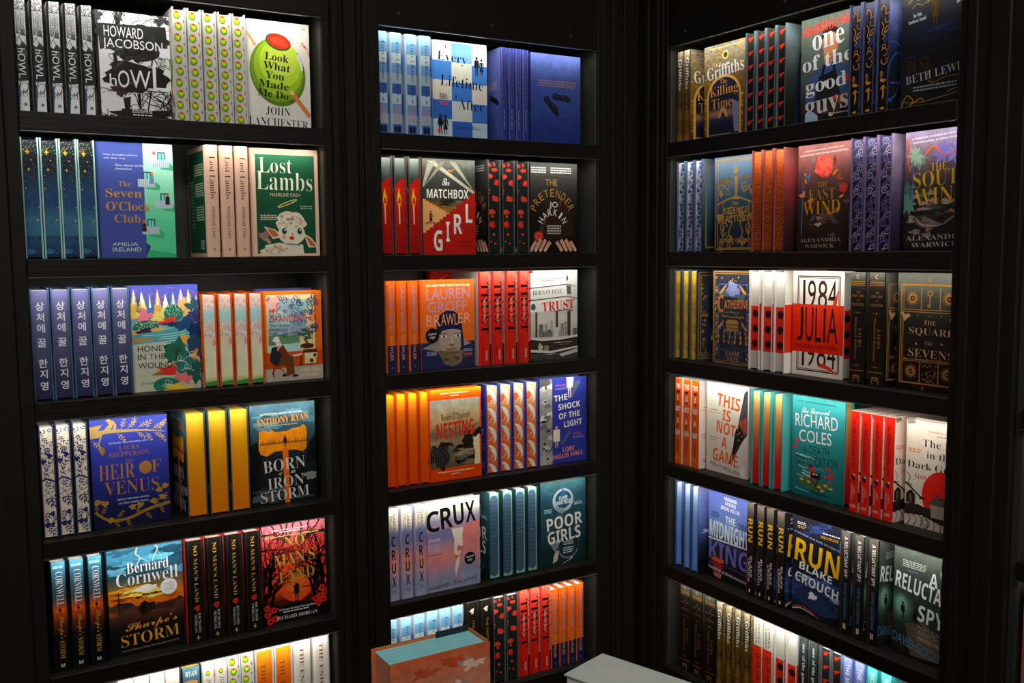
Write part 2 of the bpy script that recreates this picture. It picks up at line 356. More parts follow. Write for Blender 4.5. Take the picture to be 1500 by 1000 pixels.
# --- green panel, pink frame, toy lamb
def f(a):
    a.r(.075, .055, .945, .975, '1e4c36', .12); a.g(.075, .055, .945, .3, ['31664a', '24553c', '1e4c36'])
    a.t('Lost', .13, .085, .61, .225, 'd8bfa8', 'r'); a.t('Lambs', .09, .215, .91, .385, 'd8bfa8', 'r', 1); a.t('MADELINE CASH', .28, .41, .72, .44, 'b8a88a')
    a.l([(.53+.14*math.cos(i*.2617), .505-.035*math.cos(i*.2617)+.013*math.sin(i*.2617)) for i in range(25)], .012, 'b8b060'); a.blurb(.72, .525, .9, .565, 2, '8a9a8a'); a.blurb(.13, .615, .36, .67, 3, 'b0a890')
    wool = 'c8b49c'
    a.blob(.17, .81, .07, .04, '8a6a62', .3); a.cv([(.2, .83), (.26, .88)], .05, '9a8270')
    a.p([(.17, .72), (.34, .75), (.45, .82), (.3, .84)], 'd4ab90'); a.p([(.21, .735), (.33, .76), (.4, .81), (.3, .82)], 'a85a44')
    a.p([(.75, .78), (.88, .83), (.98, .92), (.83, .92)], 'd4ab90'); a.p([(.79, .81), (.87, .845), (.95, .915), (.85, .9)], 'a85a44')
    a.blob(.42, .95, .3, .07, wool, .12); a.p([(.2, .93), (.75, .9), (.75, .975), (.18, .975)], wool, .2); a.p([(.44, .89), (.74, .89), (.76, .975), (.46, .975)], 'ccb8a8')
    a.blob(.57, .68, .22, .1, wool, .1, 40, .2); a.e(.58, .79, .2, .16, 'd8bda4', 0, 30)
    for i in range(46): 
        t = a.R.uniform(0, 6.28); q = a.R.uniform(.2, 1); a.e(.57+.2*q*math.cos(t), .665+.075*q*math.sin(t), .025, .02, a.R.choice(['d8c8b0', 'b09a84', 'c4ae98', '9c8672']))
    for i in range(30): a.e(a.R.uniform(.2, .5), a.R.uniform(.9, .97), .025, .018, a.R.choice(['d8c8b0', 'b09a84', 'a89078']))
    for x in (.47, .7): a.e(x, .765, .035, .045, '26324e'); a.e(x+.01, .755, .012, .014, 'e8e4e0')
    a.p([(.57, .785), (.61, .785), (.59, .805)], 'c03a2e'); a.e(.58, .83, .04, .025, 'b8302a'); a.e(.46, .82, .035, .03, 'd89484'); a.l([(.5, .885), (.7, .895)], .02, '6a7a90')
def s(a):
    a.t('Lost Lambs', .3, .1, .82, .48, '3c2c26', 'r', 90); a.t('MADELINE CASH', .38, .55, .68, .83, '3c2c26', 'S', 90); a.t('w', .4, .92, .65, .95, '5a463c')
def b(a):
    a.r(.03, .045, .94, .965, '1e5438', .1); a.blurb(.4, .16, .9, .27, 5, 'a8b8a0'); a.blurb(.42, .33, .9, .46, 6, 'a8b8a0'); a.blurb(.44, .54, .9, .68, 6, 'a8b8a0'); a.blurb(.14, .3, .36, .75, 14, '6a8c74')
    a.r(.66, .85, .84, .93, '9ab0a0')
    for i in range(8): a.l([(.69+i*.018, .86), (.69+i*.018, .92)], .008, '1e3428')
book('lambs', .030, .16, .245, 'd4a48e', 'd0a08c', 'd4a48e', 'd8ac98', 'd0a08c', front=f, spine=s, back=b)

# --- Korean lettered indigo edge, painted landscape cover
def f(a):
    a.g(0, 0, 1, 1, ['40489a', '4a549c', '6a7c92', '7aa4a6', '8ab0ac', '98a49a', 'a8a898', 'a09c8a'], .1); a.dots(50, (0, .02, 1, .16), 'b04a5e', .005, .011)
    R = a.R
    for i in range(9):
        x = .05+i*.115; c = ['c8a052', 'd8b878', '3a6ca0', 'c89a4c', 'c0c4a4', '84a494', 'd0889a', 'c2a468', 'b0a890'][i]; h = R.uniform(.2, .32); t = .02+R.uniform(0, .09)
        pts = [(x-.09, t+h)]
        for k in range(5): pts += [(x-.075+.016*k, t+h*(1-(k+1)/5.6)), (x-.062+.014*k, t+h*(1-(k+.9)/5.6))]
        pts += [(x, t)]+[(x+.02+.018*k, t+h*((k+1)/5.2)) for k in range(5)]
        a.p(pts, c, .3); a.p([(x, t+.02), (x+.02, t+h*.5), (x-.012, t+h*.5)], 'e4dcc0')
    for x, y, c in ((.2, .28, 'd0707c'), (.62, .27, 'c85a72'), (.78, .2, 'cc9c5a'), (.93, .2, '2c5a6a'), (.42, .3, 'd0b064'), (.97, .3, '3a3c78')): a.blob(x, y, .1, .06, c, .5)
    a.e(.21, .4, .19, .12, '24645c', 0, 26); a.dots(60, (.06, .34, .36, .42), 'a8bc78', .004, .009); a.e(.62, .27, .14, .14, '286a5e', 0, 26); a.dots(50, (.5, .19, .73, .3), 'a8bc78', .004, .009)
    a.blob(.56, .345, .14, .035, 'c23c34', .5); a.blob(.62, .37, .17, .02, '1c3a5e', .4); a.p([(.02, .42), (.4, .4), (.62, .43), (.4, .455), (.02, .46)], 'b88c52', .2); a.blob(.2, .43, .12, .03, '3a2a52', .4)
    a.p([(.02, .46), (1, .38), (1, .6), (.02, .56)], '4a8e92', .2); a.p([(0, .48), (.35, .5), (.3, .52), (0, .53)], '9a7c52')
    for i in range(5): a.cv([(R.uniform(.1, .5), .47+i*.02), (.6, .46+i*.022), (.95, .42+i*.03)], .008, 'a8c8c0')
    a.blob(.82, .38, .17, .07, '1e4a78', .4); a.blob(.95, .45, .1, .09, '163460', .3); a.blob(.8, .53, .14, .04, 'c29248', .5); a.blob(.93, .6, .13, .12, '244868', .4); a.blob(.9, .7, .1, .05, 'b07c3c', .6)
    a.p([(.02, .55), (.5, .53), (.62, .7), (.45, 1), (.02, 1)], 'a4a594', .1)
    a.blob(.63, .64, .16, .12, '28604c', .3); a.tree(.6, .78, .12, -70, '3a2018', .03, 3); a.p([(.25, .85), (.5, .77), (.64, .74), (.58, .8), (.4, .85)], '8a6a34')
    a.blob(.55, .815, .18, .04, 'b83430', .5); a.blob(.74, .87, .14, .07, 'c86a64', .5); a.blob(.78, .75, .14, .1, '2c6a5c', .4); a.blob(.92, .84, .1, .1, '20524c', .4); a.e(.48, .95, .2, .12, '2a6e5a', 0, 20); a.blob(.62, .985, .2, .04, 'c0a040', .4)
    for x, y in ((.7, .7), (.8, .78), (.5, .92), (.88, .66)): a.spiral(x, y, .06, 'b8c8bc', .008); a.cv([(x-.1, y+.04), (x, y+.02), (x+.1, y+.05)], .008, 'b8c8bc')
    a.t('HONEY', .075, .565, .52, .62, '1a1a18'); a.t('IN THE', .075, .645, .47, .695, '1a1a18'); a.t('WOUND', .075, .725, .58, .78, '1a1a18'); a.t('JIYOUNG HAN', .1, .91, .5, .935, '1a1a18'); a.t('한지영', .075, .12, .15, .24, '2a2824', 'S', 90)
def e(a):
    a.g(0, 0, 1, 1, ['706f9c', '64648f', '565880', '4c4e70', '3a3c60', '2e3054'], .06)
    for i, ch in enumerate('상처에꿀한지영'):
        y = (.175, .275, .375, .51, .7, .8, .91)[i]; a.ti(ch, .5+.05*i/7, y-.03, .08, 'dcd4c8', 'K')
book('honey', .036, .142, .231, '505a92', '505a92', '4a6a88', '4a6a8a', '4a5088', front=f, edge=e)

# --- pink blossom edge, seated old man cover
def f(a):
    a.r(.05, .04, .87, .68, 'd8b88c'); 
    for x in (.05, .24, .43, .62, .83): a.l([(x, .05), (x, .68)], .012, 'b88a52')
    a.g(.07, .06, .6, .67, ['c4a89c', '9cb0ae', '86a8a4', '7a9a84', '9ab4a4'], .15); a.p([(.07, .5), (.25, .44), (.42, .5), (.6, .48), (.6, .58), (.07, .6)], '5a7a5c', .2); a.blob(.25, .14, .2, .08, 'c8988c', .5); a.p([(.07, .6), (.6, .58), (.6, .66), (.07, .66)], '96b4ae')
    a.p([(0, .68), (1, .67), (1, .84), (0, .86)], 'a84a20', .15); a.p([(0, .86), (1, .84), (1, 1), (0, 1)], '9a9080', .1)
    for x in (.18, .35, .62, .8): a.l([(x, .7), (x, .84)], .03, '84341a')
    a.r(.66, .66, .9, .7, '5c3018'); a.blob(.5, .18, .24, .1, '8aa4ae', .25, 30, .2); a.blob(.62, .3, .1, .16, '7e9cac', .2, 30, .2); a.blob(.66, .16, .13, .07, '88a8a6', .3)
    for i in range(70): a.spiral(a.R.choice([.12, .3, .5, .6, .55, .75, .85, .9])+a.R.uniform(-.06, .06), a.R.choice([.1, .16, .24, .33, .42, .47])+a.R.uniform(-.03, .03), a.R.uniform(.025, .065), '34406c', .011, 1.2, a.R.choice((1, -1)), a.R.uniform(0, 6))
    for i in range(8): a.cv([(.06+.1*i, .44), (.14+.1*i, .41), (.2+.1*i, .46), (.27+.09*i, .44)], .01, '3a4670')
    a.blob(.43, .43, .3, .045, '8e98ac', .4); a.spiral(.5, .43, .06, '3a4670', .01); a.spiral(.35, .45, .04, '3a4670', .01); a.spiral(.62, .45, .05, '3a4670', .01)
    a.t('MY', .1, .19, .26, .25, 'b8301e'); a.t('GRANDFATHER', .1, .265, .92, .34, 'b8301e'); a.t('The Master', .1, .36, .45, .395, '2e3430'); a.t('Detective', .1, .405, .4, .44, '2e3430')
    a.r(.68, .7, .9, .76, 'd0b48c'); a.r(.68, .76, .88, .82, 'c8a880'); a.e(.86, .73, .03, .03, '4a3424'); a.e(.8, .79, .035, .035, '4a3424')
    a.e(.73, .62, .12, .045, '4a2c20'); a.cv([(.75, .6), (.7, .55), (.78, .52), (.72, .48)], .04, '6a3a20', .02)
    for x, y in ((.66, .49), (.78, .47), (.74, .53), (.7, .44)): a.blob(x, y, .07, .018, '305a44', .4)
    a.p([(.42, .72), (.64, .7), (.64, .72), (.42, .74)], 'b8b4a8'); a.l([(.62, .72), (.6, .85)], .015, '4a3020')
    a.p([(.12, .62), (.3, .6), (.4, .7), (.36, .8), (.16, .82), (.08, .76)], '262a36'); a.p([(.28, .72), (.48, .72), (.5, .93), (.36, .94), (.36, .8), (.2, .84)], '5a4020'); a.p([(.22, .6), (.32, .6), (.42, .72), (.3, .74)], '6a3020')
    a.e(.22, .555, .05, .06, 'b87a58'); a.blob(.2, .535, .055, .035, 'd8d4cc', .2); a.blob(.24, .595, .045, .03, 'd8d4cc', .2); a.l([(.22, .66), (.24, .6)], .035, 'b87a58'); a.l([(.14, .84), (.14, .95)], .02, '7a2e18'); a.l([(.4, .84), (.4, .95)], .02, '7a2e18'); a.ring(.22, .92, .1, .015, '8a3a1e', 16, 180, 360)
    a.p([(.3, .92), (.36, .92), (.36, .95), (.28, .95)], '2a2018'); a.p([(.48, .93), (.56, .94), (.55, .96), (.46, .96)], '2a2018')
    a.t('MASATERU', .6, .875, .97, .91, 'd0c0a0'); a.t('KONISHI', .6, .93, .9, .965, 'd0c0a0')
def e(a):
    a.g(0, 0, 1, 1, ['d8a494', 'b8b0aa', '8cb4b4', '9cb4ac', 'd0a89a', 'c8b4a0', 'd0c0a4', 'd0c2a4', 'ccc0a0', 'c4bc98', '5a8a4a'], .08)
    for i in range(60):
        y = a.R.choice([a.R.uniform(0, .14), a.R.uniform(.28, .48)]); a.blob(a.R.uniform(.05, .95), y, .13, .013, a.R.choice(['e09a8c', 'e4a898', 'e8b8ac', 'b8bcb8']), .5, 10, .03); a.k -= .7
    a.k += 1; a.blob(.9, .52, .16, .035, 'd88a80', .5); a.cv([(0, .46), (.4, .42), (.9, .47)], .05, '70888a', .02); a.p([(0, .965), (1, .945), (1, 1), (0, 1)], '3e8040')
book('grandfather', .032, .14, .21, 'cc6428', 'cc6428', 'cc6428', 'cc5c24', 'd0bca4', front=f, edge=e)

# --- blue and gold tree cover, ivory leaf edge
def f(a):
    a.g(0, 0, 1, 1, ['3a48a0', '303c96', '2a3490', '252e82', '1c2250', '14163a'], .06)
    a.foil(); G = 'c8a468'
    a.p([(0, .06), (.16, .05), (.1, .1), (.16, .13), (.14, .16), (0, .17)], G); a.cv([(0, .13), (.2, .115), (.45, .12), (.7, .13), (.97, .16)], .07, G, .008); a.cv([(.2, .11), (.27, .05), (.22, .0)], .06, G, .05); a.cv([(.3, .12), (.32, .06), (.28, .02)], .04, G, .03)
    a.cv([(.14, .15), (.11, .22), (.13, .25)], .02, G, .01); a.leaf(.13, .24, .14, 80, 'a87e3c', .6)
    for x, y, an in ((.4, .1, -70), (.48, .1, -40), (.55, .08, -75), (.62, .1, -30), (.72, .12, -60), (.8, .13, -30), (.9, .12, -50), (.6, .14, 40), (.72, .15, 60), (.82, .16, 30), (.9, .17, 60), (.35, .14, 50), (.97, .05, 120), (0.03, .19, 50)): a.sprig(x, y, .11, an, G, 3, .42, .008)
    a.t('HEIR', .09, .42, .55, .555, 'b8844a', 'r'); a.e(.69, .475, .085, .09, 'b8844a', 0, 24); a.t('F', .77, .415, .9, .53, 'b8844a', 'r'); a.t('VENUS', .15, .575, .86, .7, 'b8844a', 'r')
    a.t('LAURA', .36, .255, .62, .295, 'a4744a', 'r'); a.t('SHEPPERSON', .23, .31, .75, .355, 'a4744a', 'r'); a.t('the', .44, .38, .54, .41, 'a4744a', 'r')
    a.cv([(.02, .84), (.2, .93), (.45, .93), (.7, .87), (1, .83)], .035, 'a88438', .045)
    for x, y, an in ((.1, .87, -60), (.25, .92, 60), (.3, .92, -50), (.42, .93, 70), (.55, .9, -70), (.66, .89, 50), (.78, .86, -60), (.86, .84, 70), (.93, .82, -80), (.05, .84, -100)): a.sprig(x, y, .1, an, 'a88438', 3, .4, .008)
    for x, y in ((.06, .75), (.15, .77), (.22, .93), (.5, .83), (.6, .82), (.78, .8), (.86, .7), (.94, .67), (.9, .77)): a.blob(x, y, .045, .025, 'b8924a', .3)
    a.ink(); a.t('The Sunday Times bestselling author', .23, .215, .74, .235, 'a8b0d0', 'R'); a.t("Against one man's destiny,", .3, .735, .73, .76, 'a8b0cc', 'R'); a.t('can they reclaim theirs?', .32, .772, .71, .797, 'a8b0cc', 'R')
def e(a):
    n = '222c66'
    a.cv([(-.05, .485), (.4, .47), (1.05, .5)], .12, n, .16); a.cv([(0, .12), (.5, .1), (1, .04)], .03, n, .02); a.cv([(0, .62), (.5, .6), (1, .58)], .04, n, .06); a.cv([(.4, .42), (.6, .3), (.5, .1)], .03, n, .02)
    for x, y, an, L in ((.1, .08, 50, .5), (.6, .06, -60, .5), (.3, .16, 70, .6), (.8, .17, 120, .5), (.2, .4, -60, .6), (.6, .42, -20, .5), (.3, .56, -70, .6), (.8, .56, -60, .4), (.2, .62, 60, .7), (.7, .62, 70, .7), (.4, .75, 100, .6), (.7, .8, 60, .5), (.3, .9, 60, .6), (.6, .96, -30, .5)): a.sprig(x, y, L*1.25, an, n, 3, .46, .03)
    for i in range(18): a.sprig(a.R.uniform(.1, .9), .03+i*.053, a.R.uniform(.4, .6), a.R.uniform(0, 360), n, 2, .5, .025)
    for x, y in ((.7, .26), (.2, .31), (.7, .79), (.25, .89), (.65, .89)): a.blob(x, y, .22, .024, n, .35)
book('venus', .029, .158, .238, '2a3490', '222c66', '222c66', '3a4058', 'bcb2a0', front=f, edge=e)

# --- hammer silhouette cover, amber page edge
def f(a):
    a.g(0, 0, 1, 1, ['4c7484', '35606e', '2c4e5a', '24363c', '1c2224', '1a1c1c', '16181a', '17191a'], .35); a.p([(0, .4), (.1, .36), (.16, .5), (.1, .9), (0, .95)], '121414'); a.p([(1, .34), (.9, .42), (.84, .6), (1, .62)], '121414')
    for i in range(9): a.blob(a.R.uniform(0, 1), a.R.uniform(.05, .3), .18, .03, a.R.choice(['4a7a88', '55848e', '2c525e']), .5, 20, .2)
    for i in range(10): a.blob(a.R.uniform(0, .9), a.R.uniform(.82, .98), .18, .022, a.R.choice(['3a4246', '2a3034', '4a5254']), .5, 20, .3)
    a.blob(.92, .75, .12, .04, '767a74', .4)
    a.p([(.14, .26), (.24, .255), (.27, .28), (.32, .255), (.38, .28), (.55, .28), (.64, .26), (.78, .25), (.8, .23), (.84, .24), (.87, .29), (.86, .46), (.8, .5), (.68, .475), (.52, .47), (.36, .475), (.24, .515), (.15, .49), (.12, .44), (.13, .3)], 'd87a26', .25)
    for i in range(26): x = .14+i*.028; a.p([(x, .4), (x+.014, .36+a.R.uniform(-.02, .02)), (x+.028, .4)], '6a3a1a')
    a.p([(.48, .45), (.57, .45), (.58, 1), (.5, 1)], 'c4641e', .15); a.fig(.525, .44, .12, '1a1614')
    for i in range(8): a.e(.1+.03*i, .2+.015*(i % 4), .009, .006, 'b88a40')
    a.t('INTERNATIONAL BESTSELLING AUTHOR', .16, .085, .8, .105, 'a8b4b0', 'B'); a.t('ANTHONY RYAN', .09, .125, .9, .195, 'd8843c', 'R', -3); a.blurb(.28, .21, .72, .225, 1, 'a89a70')
    for w, x0, y0, x1, y1 in (('BORN', .18, .55, .83, .67), ('of', .41, .685, .47, .72), ('an', .6, .68, .67, .71), ('IRON', .24, .73, .8, .84), ('STORM', .13, .855, .88, .965)): a.t(w, x0, y0, x1, y1, 'b4b0a8', 'r' if len(w) > 2 else 'I', -3)
def s(a):
    a.g(0, 0, 1, 1, ['4c7484', '2c4e5a', '1c2224', '16181a'], .3); a.t('RYAN', .15, .04, .85, .09, 'b0bcb8', 'R'); a.p([(.1, .14), (.4, .13), (.85, .14), (.9, .24), (.6, .25), (.1, .25)], 'd8843c'); a.r(.42, .24, .58, .5, 'd8843c'); a.t('BORN OF AN IRON STORM', .3, .4, .7, .9, 'b4b0a8', 'R', 90)
def b(a):
    a.g(0, 0, 1, 1, ['35606e', '2c4e5a', '1c2224', '16181a'], .3); a.p([(0, .1), (.1, .14), (.1, .2), (0, .22)], 'd87a26')
def e(a): a.g(0, 0, 1, 1, ['eca040', 'e68c1e', 'de8214', 'd4780c', 'cc7008'], .03)  # plain amber; shelf light falling off downwards is painted into the colour
book('born', .044, .156, .238, '1c2224', '16181a', '1c2224', '3c5058', 'd48218', 'd89c48', front=f, spine=s, back=b, edge=e)

# --- storm sky, lone soldier
def f(a):
    a.g(0, 0, 1, 1, ['2a7a98', '2a7690', '245c70', '1f4652', '6a5c34', 'b86e22', 'b45a1c', '4a2c1c', '1e1a1c', '17171a', '141416', '121214'], .3)
    for i in range(16): a.blob(a.R.uniform(0, 1), a.R.uniform(.02, .26), .17, .03, a.R.choice(['4a9cb0', '1d5468', '3a8aa4', '184454']), .5, 22, .3)
    a.cv([(.4, 0), (.38, .06), (.43, .1), (.39, .17), (.42, .22)], .015, 'b4d4d8', .008); a.cv([(.64, 0), (.67, .04), (.62, .1), (.6, .15)], .016, 'b4d4d8', .006); a.cv([(.42, .09), (.5, .13), (.56, .16)], .006, '8ab8c4'); a.cv([(.65, .05), (.7, .09), (.72, .15)], .006, '8ab8c4')
    for i in range(12): a.blob(a.R.uniform(.05, .95), a.R.uniform(.36, .54), .15, .016, a.R.choice(['d88a2c', 'c8661e', 'e8b45a', '8a3c1a']), .5, 20, .3)
    a.e(.5, .4, .1, .06, 'f0dca0'); a.blob(.5, .4, .16, .02, 'f4e8c0', .4)
    for i in range(14): a.blob(a.R.choice([a.R.uniform(.7, 1), a.R.uniform(0, .5)]), a.R.uniform(.53, .64), .12, .035, a.R.choice(['3a2620', '2a1e1c', '4c3226']), .4, 22, .3)
    a.l([(.13, .4), (.14, .6)], .015, K); a.l([(.07, .42), (.19, .41)], .01, K); a.l([(.08, .46), (.18, .455)], .008, K)
    for i in range(16): a.e(.36+.018*i, .47+.02*a.R.random()-.002*i, .012, .006, K)
    a.e(.38, .455+.02, .03, .012, K); a.fig(.45, .66, .14, '14100e')
    a.t('Bernard', .25, .13, .81, .235, 'd4d4cc', 'r', -1); a.t('Cornwell', .11, .22, .93, .345, 'd4d4cc', 'r', -1)
    a.t('Sharpe’s', .2, .69, .9, .79, 'c08a34', 'C', -4); a.t('STORM', .14, .8, .92, .91, 'c08a34', 'r', -3); a.t('THE INTERNATIONAL BESTSELLING AUTHOR', .14, .945, .92, .96, '8a7a5a', 'S', -2)
def s(a):
    a.g(0, 0, 1, 1, ['3a86a0', '286c84', '2a5a66', '3a4a4c', 'b04c20', '5a2a1a', '1a1618', '141416', '121214', '121214'], .2); a.e(.5, .44, .35, .25, 'c85a24')
    a.t('BERNARD', .1, .035, .85, .06, 'a8c4c8', 'R'); a.t('CORNWELL', .28, .09, .82, .4, 'c8ccc4', 'r', 90); a.fig(.5, .48, .07, K); a.t('Sharpe’s', .3, .5, .8, .7, 'a8823a', 'C', 90); a.t('STORM', .35, .72, .75, .88, 'a8823a', 'r', 90); a.t('M', .35, .93, .65, .96, 'b0b0a8', 'B')
book('sharpe', .033, .158, .238, '1e1a1c', '1a1a1c', '1a2a30', '202a30', 'd0c8b4', front=f, spine=s, sticker=('ffffff', 'sharpe'))

# --- crimson forest
def f(a):
    a.g(0, 0, 1, 1, ['b0707c', 'b45a5e', 'c0463c', 'c43a2a', 'c83a24', 'cc4a26', 'c0401e', '4a1a14', '1c1212', '161010'], .15); a.e(.52, .55, .3, .4, 'cc4628', 0, 30); a.e(.52, .57, .24, .32, 'd04e2a', 0, 30); a.e(.52, .6, .18, .24, 'd4582c', 0, 30); a.e(.52, .62, .12, .17, 'd86430', 0, 30)
    for x, an in ((.02, -88), (.1, -80), (.95, -96), (.85, -100), (.99, -110), (-.02, -70)):
        for d in range(4): a.tree(x, .92-.1*d, a.R.uniform(.22, .36), an+a.R.uniform(-14, 14), '241416', .06, 5)
    for i in range(16): a.tree(a.R.choice([-.02, 1.02]), a.R.uniform(.05, .5), .2, a.R.choice([0, 30, -30]) if a.R.random() < .5 else 180, '2a1818', .03, 4); 
    for x, an in ((.3, 80), (.4, 100), (.5, 95), (.6, 80), (.75, 100), (.15, 70), (.9, 110)): a.tree(x, -.02, .13, an, '2c1a1c', .03, 4)
    a.p([(0, .78), (.3, .84), (.5, .8), (.75, .84), (1, .76), (1, 1), (0, 1)], '140f10'); a.fig(.52, .82, .2, '160e0e'); a.e(.52, .65, .05, .02, '160e0e')
    for x, y in ((.05, .83), (.06, .9), (.1, .97), (.16, .86), (.92, .72), (.9, .8), (.95, .84), (.86, .87), (.82, .82), (.18, .95), (.97, .77)): a.blob(x, y, .055, .032, 'b0301e', .25); a.e(x, y, .018, .018, '4a1410')
    a.foil(); a.t('NO', .35, .13, .66, .235, 'dcb85c', 'r', -2); a.t("MAN'S", .18, .29, .82, .415, 'dcb85c', 'r', -3); a.t('LAND', .25, .475, .81, .59, 'd8a84c', 'r', -3); a.ink()
    a.t('Addictive, propulsive, and unputdownable', .15, .045, .72, .062, 'd8d0d0', 'R'); a.blurb(.28, .07, .62, .09, 1, 'd8d0d0'); a.t('The Number One New York Times bestselling author', .05, .11, .9, .128, 'd8c868', 'R'); a.t('First came the Great War and then', .24, .86, .8, .88, 'c8c4c0', 'R'); a.blurb(.3, .893, .7, .915, 1, 'c8c4c0')
    a.t('RICHARD MORGAN', .2, .935, .84, .97, 'c8c4c0', 'r')
def s(a):
    a.t('NO MAN’S LAND', .38, .05, .62, .6, 'b08c44', 'r', 90); a.blob(.5, .66, .17, .028, 'b03424', .25); a.e(.5, .66, .05, .05, '3a1410'); a.t('RICHARD', .55, .71, .72, .9, 'a8a49c', 'r', 90); a.t('MORGAN', .3, .72, .47, .9, 'a8a49c', 'r', 90)
    a.p([(.34, .95), (.46, .945), (.5, .92), (.54, .945), (.66, .95), (.54, .955), (.5, .98), (.46, .955)], 'b08c44'); a.l([(.06, 0), (.06, 1)], .05, '2a2824'); a.l([(.94, 0), (.94, 1)], .04, '2c2a26')
book('nomans', .0405, .156, .238, 'a03a2c', '17140f', 'b83c28', 'a83424', 'c04a34', front=f, spine=s)

# --- plain white and orange-edged volumes on the bottom shelf
def s(a): a.l([(.2, .02), (.2, .98)], .03, 'b0a69e')
book('pale', .031, .15, .238, 'c0b6ae', 'beb4ac', 'c0b6ae', 'c8beb6', 'd8cfc0', spine=s)
def s(a): a.t('THE ENDING F', .32, .06, .58, .75, '7a4420', 'R', 90)
def e(a): a.g(0, 0, 1, 1, ['d8842c', 'cc5c18', 'c85412', 'c85412'], .05); a.t('THE ENDING F', .3, .14, .6, .8, '6a4a20', 'R', 90)
book('ending', .043, .155, .24, 'c8c2b8', 'c0bab0', 'c8c2b8', 'd4cec4', 'c85412', front=lambda a: None, spine=s, edge=e)

# --- blue and cream checks
BL = ['3a86c8', '4a94cc', '2a72b8']
def f(a):
    pal = [['c8ccc4', '6aa4cc', 'c4c4b4', 'b8c8cc'], ['2e7cc0', 'b8b8ac', '2a78bc', 'b8c0bc'], ['b4b0a4', '2470b8', 'b0aca4', '2a6eb4'], ['2060ac', 'a8aca8', '2868b0', '9cb0c0'], ['9cacb4', '1e58a8', '9aa8b0', '1c50a0']]
    for j in range(5):
        for i in range(3):
            x0 = (0, .345, .72)[i]; x1 = (.345, .72, 1)[i]; dy = i*.012; c = pal[j][i] if i < 3 else pal[j][3]; a.r(x0, j*.2+dy+.005, x1, (j+1)*.2+dy, c, .08)
    a.t('Every', .09, .12, .63, .235, '161a26', 'r', 4); a.t('Lifetime', .14, .36, .93, .47, '161a26', 'r', 3); a.t('After', .46, .59, .94, .695, '161a26', 'r', 2); a.t('Jennifer Ross', .42, .86, .87, .905, '1c2c5a', 'r')
    a.fig(.81, .33, .2, '1c2030'); a.fig(.9, .33, .18, '1a2446', True); a.r(.87, .31, .91, .33, 'c83a24'); a.fig(.13, .965, .21, '141620'); a.fig(.22, .96, .2, '161420', True); a.r(.08, .9, .13, .945, 'cc3a28')
    a.fig(.24, .09, .05, '20304a'); a.fig(.42, .6, .06, '20304a'); a.blurb(.12, .54, .28, .6, 4, '24344e'); a.blurb(.12, .62, .28, .66, 3, 'b85a4a')
def s(a):
    for j, c in enumerate(('74a8cc', '5c92b8', 'a4b0b0', '5a8cb8', '8ca0ac', '2c5a9c', '98a8b0', '6488ac', '8c9cac', '2c5ca4')): a.r(0, j/10, 1, (j+1)/10, c)
    a.t('Every Lifetime After', .4, .09, .8, .62, '1a2436', 'r', 90); a.t('A', .4, .64, .7, .68, '141a28', 'R'); a.t('Jennifer', .55, .73, .82, .9, 'b85848', 'r', 90); a.t('Ross', .25, .75, .5, .87, 'b85848', 'r', 90); a.r(.2, .92, .5, .98, '1c2028'); a.r(.55, .92, .85, .98, '1c2028')
book('every', .031, .156, .241, 'b0bcc0', '8ca8bc', '9cb4c4', 'a8c0d0', 'd8d0c0', front=f, spine=s)

# --- indigo with black shoes
def shoe(a, x, y, rot, k=1):
    q = math.radians(rot)
    def T(pts): return [(x+k*(px*math.cos(q)-py*math.sin(q)), y+k*(px*math.sin(q)+py*math.cos(q))/a.q) for px, py in pts]
    a.p(T([(-.2, -.03), (-.16, -.07), (-.06, -.04), (.06, -.055), (.14, -.02), (.2, .02), (.19, .06), (.1, .075), (-.05, .05), (-.16, .05), (-.2, .03)]), '15161f'); a.p(T([(-.17, -.04), (-.07, -.015), (-.06, .01), (-.16, .01)]), '2a3050'); a.l(T([(-.02, -.03), (.1, .02)]), .012, '3a4060'); a.l(T([(.02, -.045), (.06, .04)]), .01, '30344e')
def f(a):
    a.g(0, 0, 1, 1, ['5468ac', '42568e', '344680', '2e4484', '284484', '223c80', '1e367a', '1a3072'], .3)
    shoe(a, .62, .47, 2, .95); shoe(a, .42, .57, 40, 1.0)
    a.foil()
    a.blurb(.16, .29, .9, .37, 3, '8a7068')
    a.ink()
def s(a):
    a.l([(.06, 0), (.06, 1)], .1, '5a68b4'); a.l([(.94, 0), (.94, 1)], .08, '4858a4'); a.foil(); [a.blurb(.35, .06+.055*i, .65, .1+.055*i, 4, '8a5a3a') for i in range(10)]; a.ink(); a.t('RACHEL JOYCE', .35, .66, .62, .88, '8a98c4', 'R', 90)
def b(a): a.g(0, 0, 1, 1, ['6c7ab8', '5a6aae', '485aa2', '3c4e98'], .1); a.blurb(.5, .35, .9, .45, 5, '9a8a90'); shoe(a, .8, .55, 20, .8)
book('shoes', .0208, .16, .236, '34448e', '2c3a80', '5a68b4', '6a78bc', '2a3a80', front=f, spine=s, back=b)

